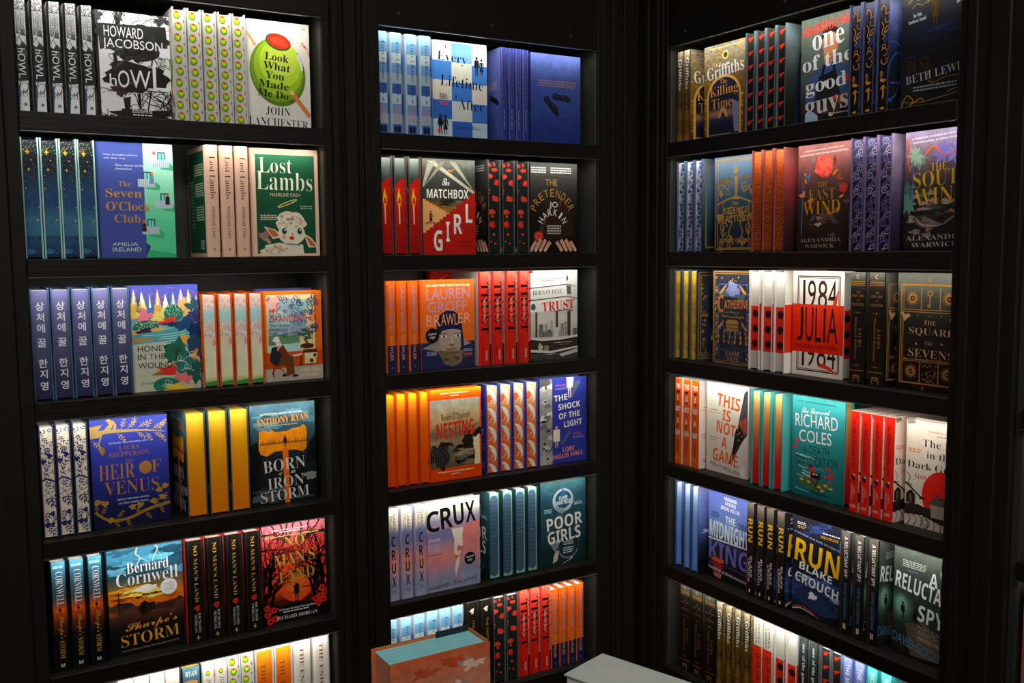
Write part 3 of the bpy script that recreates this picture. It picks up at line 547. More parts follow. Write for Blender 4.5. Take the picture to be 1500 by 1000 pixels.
# --- match flame edge, staircase cover
def stair(a, x0, y0, x1, y1, n, base, c):
    pts = []; dx, dy = (x1-x0)/n, (y1-y0)/n
    for i in range(n): pts += [(x0+dx*i, y0+dy*i), (x0+dx*(i+1), y0+dy*i)]
    pts += [(x1, y1)] + base; a.p(pts, c)
def f(a):
    a.g(0, 0, 1, .62, ['72766c', '4a4e48', '383c36', '34362e', '3a3a2e', '7a5a2a', 'c07a28'], .3)
    a.p([(.08, .02), (.22, .02), (1, .34), (.97, .36)], '9a9684', .15); a.p([(.5, .02), (.62, .02), (.98, .33)], '8a8878', .15); a.p([(.1, .05), (.24, .03), (.02, .3), (0, .28)], '8a8878', .15); a.p([(.35, .02), (.45, .02), (.02, .3)], '7a786a', .1)
    a.e(.52, .12, .04, .012, 'c07a30', 20); a.e(.58, .11, .03, .01, 'b86a2a', -30)
    for i in range(8): a.blob(a.R.uniform(.3, .75), a.R.uniform(.42, .52), .12, .012, a.R.choice(['6a6a5a', '26281f']), .5)
    stair(a, 0, .42, .55, .6, 9, [(.4, .66), (.02, .8), (0, .8)], 'd09060'); stair(a, 1, .35, 0, .8, 16, [(0, 1), (1, 1)], '9c221c'); 
    a.t('The', .37, .2, .51, .275, 'd8cfc0', 'C'); a.t('MATCHBOX', .08, .315, .87, .41, 'd8cdb4', 'B')
    a.fig(.15, .68, .14, '1a1612', True); a.l([(.12, .66), (.05, .68)], .02, '1a1612'); a.l([(.18, .66), (.25, .69)], .02, '1a1612')
    a.t('G', .2, .745, .36, .965, 'd8cdb4', 'B'); a.t('I', .43, .655, .5, .865, 'd8cdb4', 'B'); a.t('R', .58, .575, .74, .785, 'd8cdb4', 'B'); a.t('L', .81, .465, .94, .665, 'd8cdb4', 'B')
    a.t('ALICE', .68, .855, .9, .88, '1c1412'); a.t('JOLLY', .68, .905, .9, .93, '1c1412')
def e(a):
    a.g(0, 0, 1, .32, ['7c847c', '5c665f', '3a443f', '333c38'], .2); stair(a, 1, .205, 0, .29, 4, [(0, 1), (1, 1)], 'b02018'); a.g(0, .3, 1, 1, ['bc2a1c', 'b02018', '9c1a14', '8a1612'], .04)
    a.p([(.36, .5), (.22, .44), (.3, .37), (.42, .31), (.48, .36), (.66, .42), (.58, .48), (.46, .505)], 'd8b02a'); a.blob(.44, .445, .14, .035, 'c43020', .2); a.cv([(.32, .45), (.4, .38), (.5, .42)], .03, 'e0c048'); a.p([(.36, .5), (.48, .5), (.5, .69), (.4, .69)], 'c8b894'); a.p([(.5, .69), (.74, .665), (.6, .69)], '4a1210')
book('match', .0335, .151, .24, '8c1e18', '8c1e18', '7a1a16', '5a5450', 'b02018', front=f, edge=e)

# --- black with fingers at the foot; rose-petal edge
PET = ['c83228', 'd03c30', 'b82a22']
def petals(a, sc=1):
    for x, y, rx, ry, rt in ((.15, .04, .18, .12, 70), (.62, .09, .26, .13, 35), (.6, .03, .08, .14, 0), (.2, .16, .25, .19, 30), (.85, .23, .28, .24, -10), (.08, .31, .12, .1, 0), (.08, .345, .1, .05, 10), (.7, .41, .3, .21, 20), (.55, .39, .18, .14, 0), (.35, .55, .28, .2, -10), (.4, .6, .12, .1, 0), (.35, .69, .28, .28, 15), (.5, .8, .13, .11, 0), (.25, .88, .07, .07, 0), (.65, .9, .1, .06, 40)):
        a.blob(x, y, rx, ry*1.0/a.q*1.0, a.R.choice(PET), .18, 24); a.e(x-.05, y-.01, rx*.45, ry*.4, 'd84a3c', rt)
def hand(a, x, y, sg):
    for i in range(4):
        bx = x+sg*(-.16+.1*i); L = (.085, .115, .11, .08)[i]; a.cv([(bx+sg*.06, y-L*.8), (bx+sg*.01, y-L*.4), (bx-sg*.06, y+.03)], .075, 'b08a76', .06); a.e(bx-sg*.055, y+.025, .03, .03, 'c09c88')
        a.l([(bx+sg*.1, y-L*.75), (bx+sg*.05, y-L*.35), (bx-sg*.015, y+.03)], .012, '3a2620')
def f(a):
    a.g(0, 0, 1, 1, ['4c4e4a', '3a3a36', '2c2b28', '1e1c1a', '1a1714', '171310', '16120f'], .15)
    a.p([(.55, .42), (.8, .36), (.96, .8), (.4, .86), (.2, .8)], '2e201a', .3); a.p([(.35, .5), (.45, .45), (.2, .86), (.1, .86)], '3c3028', .3); a.p([(.6, .42), (.7, .4), (.62, .5)], '5a3a2c', .2)
    a.foil(); a.t('THE', .32, .18, .57, .25, 'b08a44'); a.arc('PRETENDER', .47, .6, .43, -68, 66, .085, .085, 'b08a44'); a.ink()
    a.t('JO', .4, .43, .58, .51, 'c4beae'); a.arc('HARKIN', .47, .72, .28, -62, 62, .08, .075, 'c4beae')
    for x0, x1 in ((.02, .33), (.43, .87)): a.blurb(x0, .05, x1, .125, 3, 'b8b8b4')
    a.blurb(.35, .69, .65, .8, 4, 'a8a49c'); a.e(.17, .81, .1, .085, 'a83a26', 0, 20); a.ring(.17, .81, .05, .02, 'c0583c')
    hand(a, .22, .94, 1); hand(a, .74, .94, -1)
def s(a): a.t('THE PRETENDER', .5, .2, .72, .62, '8a7038', 'S', 90); a.t('JO HARKIN', .48, .68, .72, .93, '9a8a58', 'S', 90); a.blob(.5, .1, .17, .03, 'b0a89c', .4); a.l([(.12, 0), (.12, 1)], .05, '34302a')
book('pretender', .038, .152, .242, '1e1c1a', '1c1814', '221e1a', '5a5a5a', '1c2620', front=f, spine=s, edge=petals)

# --- orange over navy, swimmer cover
def f(a):
    a.r(0, .7, 1, 1, '262c54', .15); a.t('THE NEW YORK TIMES BESTSELLER', .1, .05, .92, .075, 'd8c4a8', 'B')
    a.t('LAUREN', .11, .095, .91, .22, '9a84a8', 'S', -1); a.t('GROFF', .13, .24, .86, .36, '9a84a8', 'S', -1)
    a.p([(.02, .76), (.3, .68), (.75, .66), (.93, .73), (.75, .76), (.3, .8)], '8a8074', .15)
    a.e(.55, .68, .225, .2, '8a7c70', 0, 30); a.p([(.34, .56), (.34, .72), (.4, .82), (.7, .82), (.77, .7), (.76, .56)], '948476', .1)
    a.p([(.28, .6), (.29, .48), (.35, .39), (.47, .345), (.6, .35), (.7, .4), (.76, .5), (.77, .6), (.7, .565), (.55, .555), (.4, .57), (.33, .62)], '1c2148'); a.p([(.77, .58), (.8, .76), (.74, .86), (.73, .6)], '22284c')
    a.t('BR', .1, .39, .36, .52, 'c0907c', 'S'); a.t('AWL', .37, .385, .68, .51, 'd88a4a', 'S'); a.t('ER', .69, .38, .93, .495, 'c0907c', 'S')
    for x in (.42, .68): a.e(x, .635, .055, .022, 'c8c0b8'); a.e(x, .635, .022, .022, '2a2420'); a.l([(x-.07, .61), (x+.06, .605)], .014, '4a3c34')
    a.l([(.56, .64), (.57, .72)], .03, 'a89888'); a.e(.56, .735, .05, .018, '6a5448'); a.l([(.46, .785), (.66, .78)], .022, '7a4c44')
    a.p([(.3, .8), (.8, .8), (.74, .94), (.58, .985), (.42, .95)], '6e5e4c', .3); a.e(.45, .9, .06, .03, '4a4034'); a.e(.66, .89, .05, .03, '4a4034'); a.l([(.4, .83), (.7, .83)], .015, '54443a')
    a.blurb(.1, .8, .3, .85, 3, '9a9aa4'); a.blurb(.8, .79, .95, .83, 2, '9a9aa4'); a.blurb(.8, .84, .95, .88, 2, 'c85a34')
def s(a):
    a.r(0, .7, 1, 1, '22284e'); a.t('LAUREN GROFF', .3, .06, .72, .55, '9a84a8', 'S', 90); a.t('BRAWLER', .33, .59, .72, .87, 'd08a58', 'S', 90); a.t('w', .4, .93, .65, .96, '5a6490')
book('groff', .028, .154, .227, 'd8622a', 'd85e26', 'd85e26', 'd8622a', 'd8d4d0', front=f, spine=s, sticker=('16161a', 'groff'))

# --- tower of pale floors; red lettered spine
def f(a):
    for i, (y, hh, c) in enumerate(((.0, .1, 'a8aaa4'), (.1, .055, 'c4c4bc'), (.17, .12, 'b8b8b0'), (.31, .13, 'bcbcb4'))):
        a.p([(0, y+.03), (.75, y), (.78, y+hh), (0, y+hh+.03)], c, .08); a.p([(.75, y), (1, y+.02), (1, y+hh+.03), (.78, y+hh)], 'a0a29c', .1); a.l([(0, y+hh+.04), (.78, y+hh+.005), (1, y+hh+.035)], .018, '55564f')
    a.e(.78, .09, .02, .05, '3a3e3a'); a.p([(.76, .17), (.86, .18), (.86, .27), (.78, .27)], '4a4c46'); a.e(.06, .4, .05, .06, '4e504a')
    a.g(0, .46, 1, .74, ['a8a49a', 'b0aca0', 'a4a096', '9c988e'], .1)
    for x, w in ((.1, .04), (.53, .05), (.78, .07)): a.r(x, .46, x+w, .74, '3e3630' if x < .7 else '4a3428', .2)
    for x, y, w, c in ((.18, .6, .08, '3e403c'), (.3, .6, .05, '6a6c68'), (.42, .56, .04, '8a8c88'), (.5, .64, .08, 'b4b4ac'), (.64, .6, .06, '50524c'), (.72, .58, .04, '3a3c38'), (.36, .66, .06, '2e302c'), (.26, .68, .2, '5a5c56'), (.6, .68, .1, '7a7c76'), (.9, .66, .1, '3a3430')):
        a.r(x, y, x+w, .74, c, .2)
        for k in range(4): a.l([(x+w*.2+k*w*.2, y+.01), (x+w*.2+k*w*.2, .74)], .005, '9a9a92')
    a.p([(0, .74), (.4, .77), (1, .73), (1, .76), (.4, .8), (0, .77)], 'b8b6ac'); a.r(0, .78, 1, .93, '2c2a27', .3); a.p([(0, .76), (.4, .795), (1, .755), (1, .84), (.42, .9), (0, .84)], '34322e', .3)
    a.blob(.2, .86, .05, .05, 'a89888', .3); a.blob(.33, .87, .05, .04, '8a7a6a', .3); a.p([(0, .87), (.42, .9), (1, .86), (1, .88), (.42, .925), (0, .9)], 'b4b2a8'); a.p([(0, .92), (.42, .94), (1, .89), (1, 1), (0, 1)], '3c3e3a', .3); a.p([(.6, .94), (1, .89), (1, .93), (.65, .97)], 'a4a29a')
    a.t('HERNAN DIAZ', .05, .215, .66, .265, '24241f', 'r', -2); a.t('TRUST', .24, .34, .93, .445, 'b82820', 'R', -3); a.blurb(.1, .09, .7, .1, 1, '6a6a64'); a.blurb(.24, .11, .5, .125, 1, 'b85a40'); a.blurb(.5, .805, .9, .82, 1, 'b0aca4'); a.blurb(.6, .83, .82, .845, 1, 'b84a34')
def s(a):
    a.g(0, 0, 1, 1, ['d05848', 'c03428', 'b82820', 'b42a20', 'b0281e'], .1); a.t('TRUST', .08, .11, .92, .66, '1a1210', 'R', 90); a.t('HERNAN DIAZ', .36, .28, .62, .54, 'c8a898', 'R', 90); a.t('PICADOR', .55, .84, .75, .94, 'd0a898', 'B', 90); a.l([(.3, .8), (.35, .98)], .06, '5a1410', .02); a.l([(.15, .68), (.12, 1)], .04, '7a1a14')
book('trust', .033, .154, .245, 'b0aea6', 'b82820', '9c9c96', 'a8a8a0', 'd0c8b8', front=f, spine=s)

# --- orange frame, seaside photograph
def f(a):
    a.g(0, 0, 1, .1, ['e08428', 'dc5a22', 'd8481e'], .02); a.g(.02, .115, .97, .86, ['7c8276', '938c74', 'a08a68', '9c8258', '6a6048', '8a7a5a', '5a5042', '6a5c4a', '544a3c'], .35)
    a.p([(.02, .44), (.97, .4), (.97, .43), (.02, .47)], '7a6e50', .2)
    for i in range(22): a.blob(a.R.uniform(.05, .95), a.R.uniform(.48, .84), a.R.uniform(.06, .16), .02, a.R.choice(['2a2620', '4a4438', '8a7c60', '1c1a18', '6e6450']), .5, 20, .3)
    a.blob(.22, .72, .2, .14, '1e1c1b', .3, 30, .3); a.blob(.74, .58, .1, .1, '221e1c', .4, 30, .3)
    for i in range(12): a.cv([(.04+.03*i, .62), (.08+.03*i, .72), (.06+.035*i, .85)], .006, '5a5a58')
    a.p([(.85, .56), (.92, .5), (.96, .5), (.97, .86), (.86, .86), (.88, .72), (.84, .64)], 'd0b48c', .1); a.blob(.95, .49, .06, .04, '1a1714', .3); a.blob(.88, .52, .06, .03, '1c1916', .3)
    a.t('Roisin O’Donnell', .25, .27, .77, .335, '26221e', 'S', -2); a.t('NESTING', .16, .36, .86, .53, 'b0281e', 'B', -3); a.blurb(.24, .042, .76, .065, 1, 'e0b090'); a.blurb(.42, .07, .58, .09, 1, 'e0b090'); a.blurb(.18, .9, .84, .925, 1, 'e0b090'); a.blurb(.42, .93, .58, .95, 1, 'e0b090')
def e(a): a.g(0, 0, 1, 1, ['e8982c', 'dc6a22', 'd85c1c', 'd4541a', 'd04e18', 'cc4a16'], .03)
book('nesting', .0298, .156, .238, 'd8461c', 'd8461c', 'd8461c', 'd04a1e', 'd4541a', 'e8a840', front=f, edge=e)

# --- cobalt with walking figures; orange scallop edge
def f(a):
    a.g(0, 0, .27, 1, ['6e6e68', '8e8e88', '7a7a74', '808078', '76766e', '84847c', '96968e'], .3); a.e(.08, .05, .14, .12, '4a4a46'); a.e(.1, .48, .09, .035, '141412', -12)
    for i in range(12): a.blob(a.R.uniform(.03, .25), a.R.uniform(.05, .98), .07, .03, a.R.choice(['a0a098', '62625c', 'b0b0a8']), .4, 18, .2)
    for x, y in ((.12, .26), (.18, .6), (.1, .75), (.08, .81), (.14, .83), (.16, .93)): a.blob(x, y, .03, .012, '1c1c1a', .5)
    a.r(.26, 0, 1, 1, '283690', .05); a.p([(.75, .06), (.85, .04), (.86, .08), (.7, .23), (.63, .25)], '4a5a74'); a.p([(.42, .77), (.62, .62), (.65, .66), (.5, .78)], '4a5a74')
    a.fig(.63, .24, .26, 'b8a890'); a.p([(.56, 0), (.72, 0), (.7, .11), (.58, .11)], 'c4b49c'); a.fig(.35, .81, .25, 'a89a84'); a.p([(.28, .6), (.42, .6), (.42, .74), (.28, .74)], 'c8b8a0')
    for w, x0, y0, x1 in (('THE', .3, .195, .58), ('SHOCK', .39, .295, .86), ('OF THE', .4, .405, .85), ('LIGHT', .51, .505, .9)): a.t(w, x0, y0, x1, y0+.07, 'c8c4b8', 'B', -4)
    a.t('LORI', .48, .815, .73, .87, 'c47c60', 'B', -3); a.t('INGLIS HALL', .25, .885, .92, .94, 'c47c60', 'B', -4); a.blurb(.33, .075, .57, .1, 2, 'a85a80'); a.blurb(.33, .115, .6, .14, 2, '7c88c0'); a.blurb(.7, .66, .88, .69, 2, 'a85a80'); a.blurb(.7, .7, .93, .73, 2, '7c88c0')
def e(a):
    a.g(0, 0, 1, 1, ['e0a878', 'd4703c', 'd0622e', 'cc5a28'], .05)
    for j in range(5):
        y = .03+j*.215
        for i in range(9): a.l([(.08+i*.05, y+.09+.012*(i % 3)), (.08+i*.05, y+.17)], .014, 'd8b090')
        a.p([(.1, y), (.5, y+.01), (.8, y+.05), (.92, y+.11), (.9, y+.16), (.7, y+.2), (.72, y+.14), (.5, y+.07)], 'd0c4ae'); a.e(.4, y+.1, .26, .3, 'd0c4ae', 20, 16); a.e(.24, y+.11, .24, .34, 'cc5c2a', 15, 16); a.p([(.4, y+.1), (.62, y+.085), (.5, y+.105), (.7, y+.13), (.45, y+.12)], 'b84a24')
        a.dots(16, (.55, y+.14, 1, y+.21), 'd8b898', .012, .03)
book('shock', .038, .156, .238, '283690', '283690', '283690', '3a4aa0', 'd0622e', front=f, edge=e)

# --- lilac and coral cliffs
def f(a):
    a.g(0, 0, 1, 1, ['ccc4b4', 'c4bcae', '8c84a0', '9c7c8c', 'b87a72', 'b87c74', 'a88488', '8c88a0', '8488a0', '8c90a4'], .12)
    a.p([(0, .34), (.06, .33), (.12, .35), (.25, .32), (.4, .31), (.47, .33), (.5, .42), (.52, .6), (.53, .9), (0, .96)], '6e6c92', .15); a.g(0, .42, .52, .98, ['74708e', 'a07884', 'b87c74', 'b4787a', '9a8090', '8488a0', '8488a0'], .12)
    a.p([(1, .27), (.85, .28), (.72, .32), (.68, .4), (.7, .5), (.64, .65), (.57, .95), (1, .98)], 'b4706a', .15); a.g(.62, .5, 1, .98, ['b4706a', 'b47470', 'a87e84', '8c88a0', '8890a8', '8488a0'], .12)
    a.p([(.47, .33), (.69, .33), (.66, .45), (.68, .52), (.62, .62), (.6, .75), (.54, .88), (.52, .8), (.55, .65), (.51, .6), (.52, .45)], 'c0b4a4'); a.blob(.62, .56, .06, .03, 'a8645c', .4); a.blob(.56, .65, .04, .02, 'a8645c', .4)
    for ch, x0, x1, y0 in (('C', .01, .25, .1), ('R', .27, .49, .08), ('U', .51, .7, .06), ('X', .73, .92, .05)): a.t(ch, x0, y0, x1, y0+.235, '14130f', 'B', -4)
    a.t('GABRIEL TALLENT', .05, .92, .94, .96, '2a2a2c', 'S', -3); a.blurb(.04, .41, .26, .45, 2, 'b0a8b4'); a.blurb(.04, .47, .25, .56, 6, 'a89ca8'); a.blurb(.04, .585, .3, .6, 1, '4a3c44')
def s(a):
    a.g(0, 0, 1, 1, ['c8c0b0', 'c0b8a8', 'beb6a8', '6a6c98', '686a94', '8c7488', 'b87c74', 'b88078', 'a48890', '8c8ca4', '8c90a8', '9498a8'], .1)
    a.t('GABRIEL', .52, .06, .76, .26, '24221f', 'S', 90); a.t('TALLENT', .2, .07, .44, .27, '24221f', 'S', 90)
    for i, ch in enumerate('CRUX'): a.t(ch, .34, .3+i*.145, .72, .41+i*.145, '14130f', 'B')
    a.t('4B', .35, .88, .7, .92, '6a6c7c')
book('crux', .036, .158, .238, 'a48890', '8c88a0', 'a8848a', 'c4bcb0', 'd0c8b8', front=f, spine=s, sticker=('141416', 'crux'))

# --- teal handcuffs; art deco scale edge
def f(a):
    a.g(0, 0, 1, 1, ['3a5e60', '24505a', '1d4a58', '1a4650', '173c42', '122e30', '14302e'], .3)
    for i in range(40):
        x, y = a.R.uniform(.1, .9), a.R.uniform(.06, .7); a.sprig(x, y, a.R.uniform(.05, .12), a.R.uniform(0, 360), a.R.choice(['24646c', '2a5c80', '1e5a54', '2c7468', '22507a']), 3, .5, .006)
    a.e(.49, .235, .23, .22, '8c9aa0', 0, 36); a.e(.5, .225, .175, .165, '1d4656', 0, 36); a.blob(.5, .22, .12, .09, '24587c', .4); a.p([(.3, .29), (.45, .32), (.56, .35), (.48, .4), (.36, .36)], '76848a')
    a.t('CLARE', .4, .185, .59, .225, 'b8c0c0', 'B', -3); a.t('WHITFIELD', .34, .235, .67, .28, 'b8c0c0', 'B', -3)
    a.cv([(.43, .38), (.46, .46), (.4, .52), (.46, .58), (.35, .66)], .05, '4a5658')
    a.e(.6, .8, .245, .24, '3a4448', 0, 36); a.e(.61, .79, .205, .2, '14262a', 0, 36); a.ring(.605, .795, .225, .015, '7c8688', 30, 20, 150); a.e(.6, .8, .17, .165, '1c3c42', 0, 30)
    a.p([(.17, .71), (.48, .69), (.36, .8), (.3, .84)], '6a787e'); a.p([(.33, .83), (.4, .84), (.36, .95), (.26, .98), (.28, .9)], 'a8a094'); a.p([(.6, .97), (.7, .93), (.72, .95), (.5, 1), (.46, 1)], '9aa09a')
    a.t('POOR', .13, .415, .92, .565, 'c4c0b4', 'B', -4); a.t('GIRLS', .15, .58, .88, .73, 'c4c0b4', 'B', -4); a.blurb(.5, .735, .71, .79, 2, 'a8b0ac'); a.blurb(.49, .81, .72, .89, 3, 'a8b0ac'); a.blurb(.08, .32, .25, .37, 3, 'a0b4b0'); a.blurb(.74, .28, .92, .32, 2, 'a0b4b0')
def e(a):
    a.p([(.5, .02), (.78, .03), (.9, .07), (.9, .95), (.5, .985), (.1, .95), (.1, .07), (.22, .03)], '3e5a74', .15)
    for j in range(19):
        for i in range(4): 
            x = .2+.2*i+(.1 if j % 2 else 0); y = .07+j*.047
            if x < .87: a.ring(x, y+.012, .1, .012, '7896a6', 8, 180, 360); a.leaf(x, y+.022, .1, -90, '263a5e', .5)
    for x in (.34, .44, .56, .66): a.e(x, .5, .02, .02, 'd0d8d8')
book('poor', .036, .152, .238, '1d4656', '1d4656', '173c3e', '163632', '7ca494', front=f, edge=e)
# --- golden stone arch
def f(a):
    a.g(0, 0, 1, 1, ['8a8676', '7c7460', '6a5a3a', '6e5426', '6a4e1e', '5e451c', '4a3616', '3a2a10'], .45); a.foil()
    for i in range(90): a.blob(a.R.uniform(0, 1), abs(a.R.gauss(0, .16)), .03, .008, a.R.choice(['c89a4c', 'b0883c', '8a6a2e']), .5, 8); a.k -= .7
    for x in (.02, .86):
        for j in range(11): a.r(x+.01, .55+j*.04, x+.11, .582+j*.04, a.R.choice(['a87c2a', '8a6420', 'b88a34', '6e4e18']))
    a.k += 1; a.ink()
    pts = [(.08, 1)]+[(.5-.42*math.cos(math.radians(t)), .56-.23*math.sin(math.radians(t))) for t in range(0, 181, 9)]+[(.92, 1)]
    a.p(pts, 'b8904a'); pts = [(.13, 1)]+[(.5-.37*math.cos(math.radians(t)), .56-.2*math.sin(math.radians(t))) for t in range(0, 181, 9)]+[(.87, 1)]; a.p(pts, '1e2338', .2)
    a.g(.14, .68, .86, .95, ['22283e', '8a6850', '3a3848', '1c2438', '18202c', '2a1c1a'], .25); a.p([(.36, .78), (.4, .7), (.48, .67), (.56, .7), (.6, .78)], 'a87c54'); a.p([(.42, .78), (.48, .71), (.55, .78)], '2c3048'); a.p([(.7, .6), (.86, .65), (.86, .95), (.76, .95)], '707a96', .3)
    a.foil(); a.e(.53, .125, .08, .08, 'd8b878'); a.ink(); a.e(.53, .125, .045, .045, '4a3c24')
    a.t('ELLY', .3, .2, .43, .23, 'c4c0b0', 'R', -3); a.t('Griffiths', .08, .21, .97, .345, 'd0ccbc', 'R', -5)
    a.t('The', .4, .375, .58, .425, 'b8843c', 'r', -2); a.t('Killing', .16, .44, .84, .57, 'b8843c', 'r', -3); a.t('Time', .2, .57, .7, .68, 'b0803c', 'r', -2); a.blurb(.14, .03, .96, .055, 1, 'b8b4a0'); a.blurb(.1, .955, .7, .97, 1, '8a8a90')
def s(a):
    a.g(0, 0, 1, 1, ['9c9078', '4a4230', '3a3220', '5e4a24', '3a2c16', '6a4e1c', '54401a', '8a6420'], .5); a.t('Griffiths', .2, .08, .8, .42, 'c0bcac', 'R', 90); a.t('ELLY', .72, .09, .92, .18, 'a8a494', 'R', 90); a.t('The Killing Time', .3, .5, .7, .9, '9a7a3a', 'r', 90)
book('killing', .027, .148, .238, '6a5426', '3a3220', '5e4a24', '8a7a54', 'd0c8b0', front=f, spine=s)

# --- cook in apron; black edge with red pennants
def f(a):
    a.g(0, 0, 1, 1, ['5e6a60', '5a655c', '56605a', '4a5450', '3a4240', '1c1e1e', '16130f'], .15)
    for i in range(7): a.l([(.06+.15*i, 0), (.1+.14*i, .42)], .01, '4a544c')
    a.p([(.4, .2), (.6, .16), (.72, .2), (.7, .34), (.58, .45), (.46, .4)], 'b07a54', .1); a.p([(.38, .24), (.42, .14), (.58, .1), (.72, .15), (.73, .24), (.62, .17), (.46, .19)], '2a201a'); a.p([(.44, .38), (.66, .36), (.64, .48), (.48, .5)], 'a06a48')
    a.p([(.44, .46), (.2, .56), (.06, .84), (.28, .92), (.34, .7), (.66, .68), (.76, .86), (1, .8), (.9, .52), (.68, .44)], '34507c', .15); a.p([(.36, .56), (.68, .52), (.84, .96), (.2, 1)], '14151a', .1); a.l([(.46, .46), (.42, .56)], .05, '14151a'); a.l([(.64, .44), (.64, .54)], .05, '14151a')
    a.r(.0, .88, 1, 1, '1a1510', .2); a.p([(.04, .8), (.5, .84), (.9, .8), (1, .86), (.6, .92), (.05, .9)], '3c261c', .3); a.p([(.68, .78), (.9, .74), (.86, .82), (.74, .84)], '7a4a34')
    a.p([(.62, .78), (.7, .74), (.7, .79), (.62, .82)], 'c82c20'); a.p([(.82, .6), (.93, .58), (.9, .66)], 'c82c20'); a.p([(.44, .62), (.5, .6), (.49, .67)], 'b8b8b4')
    a.t('ARAMINTA HALL', .02, .05, 1.0, .14, 'c83628', 'B', -5)
    a.t('one', .22, .16, .82, .3, 'd8d4c8', 'R', -4); a.t('of the', .03, .34, .98, .48, 'd8d4c8', 'R', -4); a.t('good', .1, .56, .88, .73, 'c8c4b8', 'R', -4); a.t('guys', .1, .77, .92, .95, 'b0aca4', 'R', -4)
    a.p([(.1, .9), (.2, .86), (.34, .92), (.36, 1), (.1, 1)], '8aa8b8', .4); a.blurb(.56, .915, .95, .935, 1, 'a8a49c')
def b(a):
    a.g(0, 0, 1, 1, ['8c9ca4', '5a6664', '343a38', '22211f', '1a1816'], .15); a.p([(.3, .3), (.5, .12), (.6, .1), (.62, .2), (.95, .18), (1, .5), (1, 1), (.2, 1)], '26344e', .15); a.p([(.5, .0), (.65, .0), (.7, .16), (.56, .12)], '8a6a54')
    for y in (.25, .35, .45, .56, .66, .75): a.r(.8, y, 1.0, y+.02, 'c03024'); a.p([(.78, y+.05), (.96, y+.045), (.96, y+.07)], 'c8c4b8')
def s(a):
    a.g(0, 0, 1, 1, ['3e4844', '2a2e2c', '1c1e1c', '1a1816'], .2); a.t('one of the good guys', .25, .06, .75, .64, 'd0ccc0', 'R', 90); a.t('HALL', .3, .7, .65, .85, 'b03024', 'B', 90)
def e(a):
    a.g(0, 0, 1, 1, ['28342c', '181c1a', '131412', '121210'], .05)
    for i in range(7): y = .03+i*.143; a.p([(.1, y+.01), (.92, y-.006), (.25, y+.052)], 'd03824'); a.l([(.1, y), (.1, y+.05)], .05, '8a1c14')
    a.l([(.04, 0), (.04, 1)], .1, '6a1a14')
book('good', .030, .15, .24, '2a2e2c', '22241f', '22241f', '5a6a70', '181a18', front=f, spine=s, back=b, edge=e)

# --- near-black with gold map lines
def f(a):
    a.g(0, 0, 1, 1, ['4a4a44', '2c2e36', '1c1f2c', '181a26', '17161a', '1a1712', '171512', '141312'], .35); a.foil()
    for i in range(26): x, y = a.R.uniform(0, .9), a.R.uniform(0, .16); a.cv([(x, y), (x+.08, y-.03), (x+.16, y-.01), (x+.25, y-.06)], .008, a.R.choice(['8a7434', '6a5a2c', 'a88c44']))
    a.fig(.5, .32, .24, '5a4420', True); a.cv([(.42, .7), (.4, .76), (.5, .8), (.7, .77), (1, .78)], .012, '8a6420'); a.cv([(.0, .93), (.3, .95), (.5, .94), (1, .9)], .012, '7a6a34'); a.cv([(.02, .97), (.1, .88), (.2, .93), (.14, .97), (.3, .92), (.36, .94)], .014, 'a87c24'); a.cv([(.7, .9), (.8, .88), (1, .88)], .014, '8a6a2c'); a.ink()
    for x, y, w in ((.6, .35, .2), (.5, .37, .16), (.75, .4, .1), (.15, .56, .1), (.85, .5, .08)): a.blob(x, y, w*.8, .012, '1c2650', .6)
    for w, x0, x1, y, c in (('DUST', .1, .44, .58, '3c2c16'),): a.t(w, x0, y, x1, y+.12, c, 'r', -3)
    a.t('BETH LEWIS', .08, .69, .96, .76, '8c94a4', 'r', -6); a.t('In this', .17, .2, .3, .23, '9aa0a8', 'R', -6); a.t('lawless land', .1, .245, .36, .275, '9aa0a8', 'R', -6); a.t('gold is', .8, .115, .96, .145, '9aa0a8', 'R', -6); a.t('to die for', .8, .16, 1, .19, '9aa0a8', 'R', -6)
    a.blurb(.2, .815, .84, .87, 2, '7c8088')
def b(a): a.g(0, 0, 1, 1, ['8a90b8', '6470a4', '30406a', '1e2840', '20242c', '1c2430', '16161a'], .4); a.scrib(10, (0, .4, 1, .9), .02, '3a5690', .3)
def e(a):
    a.g(0, 0, 1, 1, ['4a4c5c', '20212a', '141416', '161b2c', '131314', '121110'], .15); G = 'b8822a'
    a.p([(.2, .07), (.5, .05), (.6, .1), (.75, .1), (.8, .16), (.6, .2), (.5, .15), (.3, .16), (.2, .12)], '20222a'); a.cv([(.15, .1), (.35, .06), (.55, .09), (.6, .14), (.85, .13), (.9, .2), (.6, .21), (.55, .17)], .04, G)
    a.p([(.5, .31), (1, .26), (1, .36), (.4, .4)], '283a70', .2); a.cv([(.2, .2), (.4, .24), (.25, .3), (.5, .33), (.3, .36)], .05, G); a.cv([(.9, .24), (.6, .26), (.5, .3), (.8, .28), (.9, .25)], .06, G); a.ring(.5, .47, .3, .06, G, 14, -160, 100); a.ring(.48, .42, .16, .05, G, 12); a.ring(.52, .55, .28, .06, G, 14, -60, 210)
    a.cv([(.2, .68), (.25, .64), (.4, .66), (.3, .7), (.5, .72), (.8, .72)], .08, G, .04); a.p([(.2, .7), (.5, .71), (.8, .72), (.5, .74), (.2, .73)], G); a.cv([(.2, .8), (.5, .77), (.8, .8)], .06, G); a.p([(.3, .78), (.55, .76), (.6, .86), (.4, .9), (.45, .82)], G); a.blob(.45, .97, .2, .012, 'c88a24', .4); a.dots(14, (.1, .85, .9, .96), G, .01, .02)
book('beth', .031, .154, .24, '1c1e26', '20243a', '26304a', '4a4e6c', '18181c', front=f, back=b, edge=e)

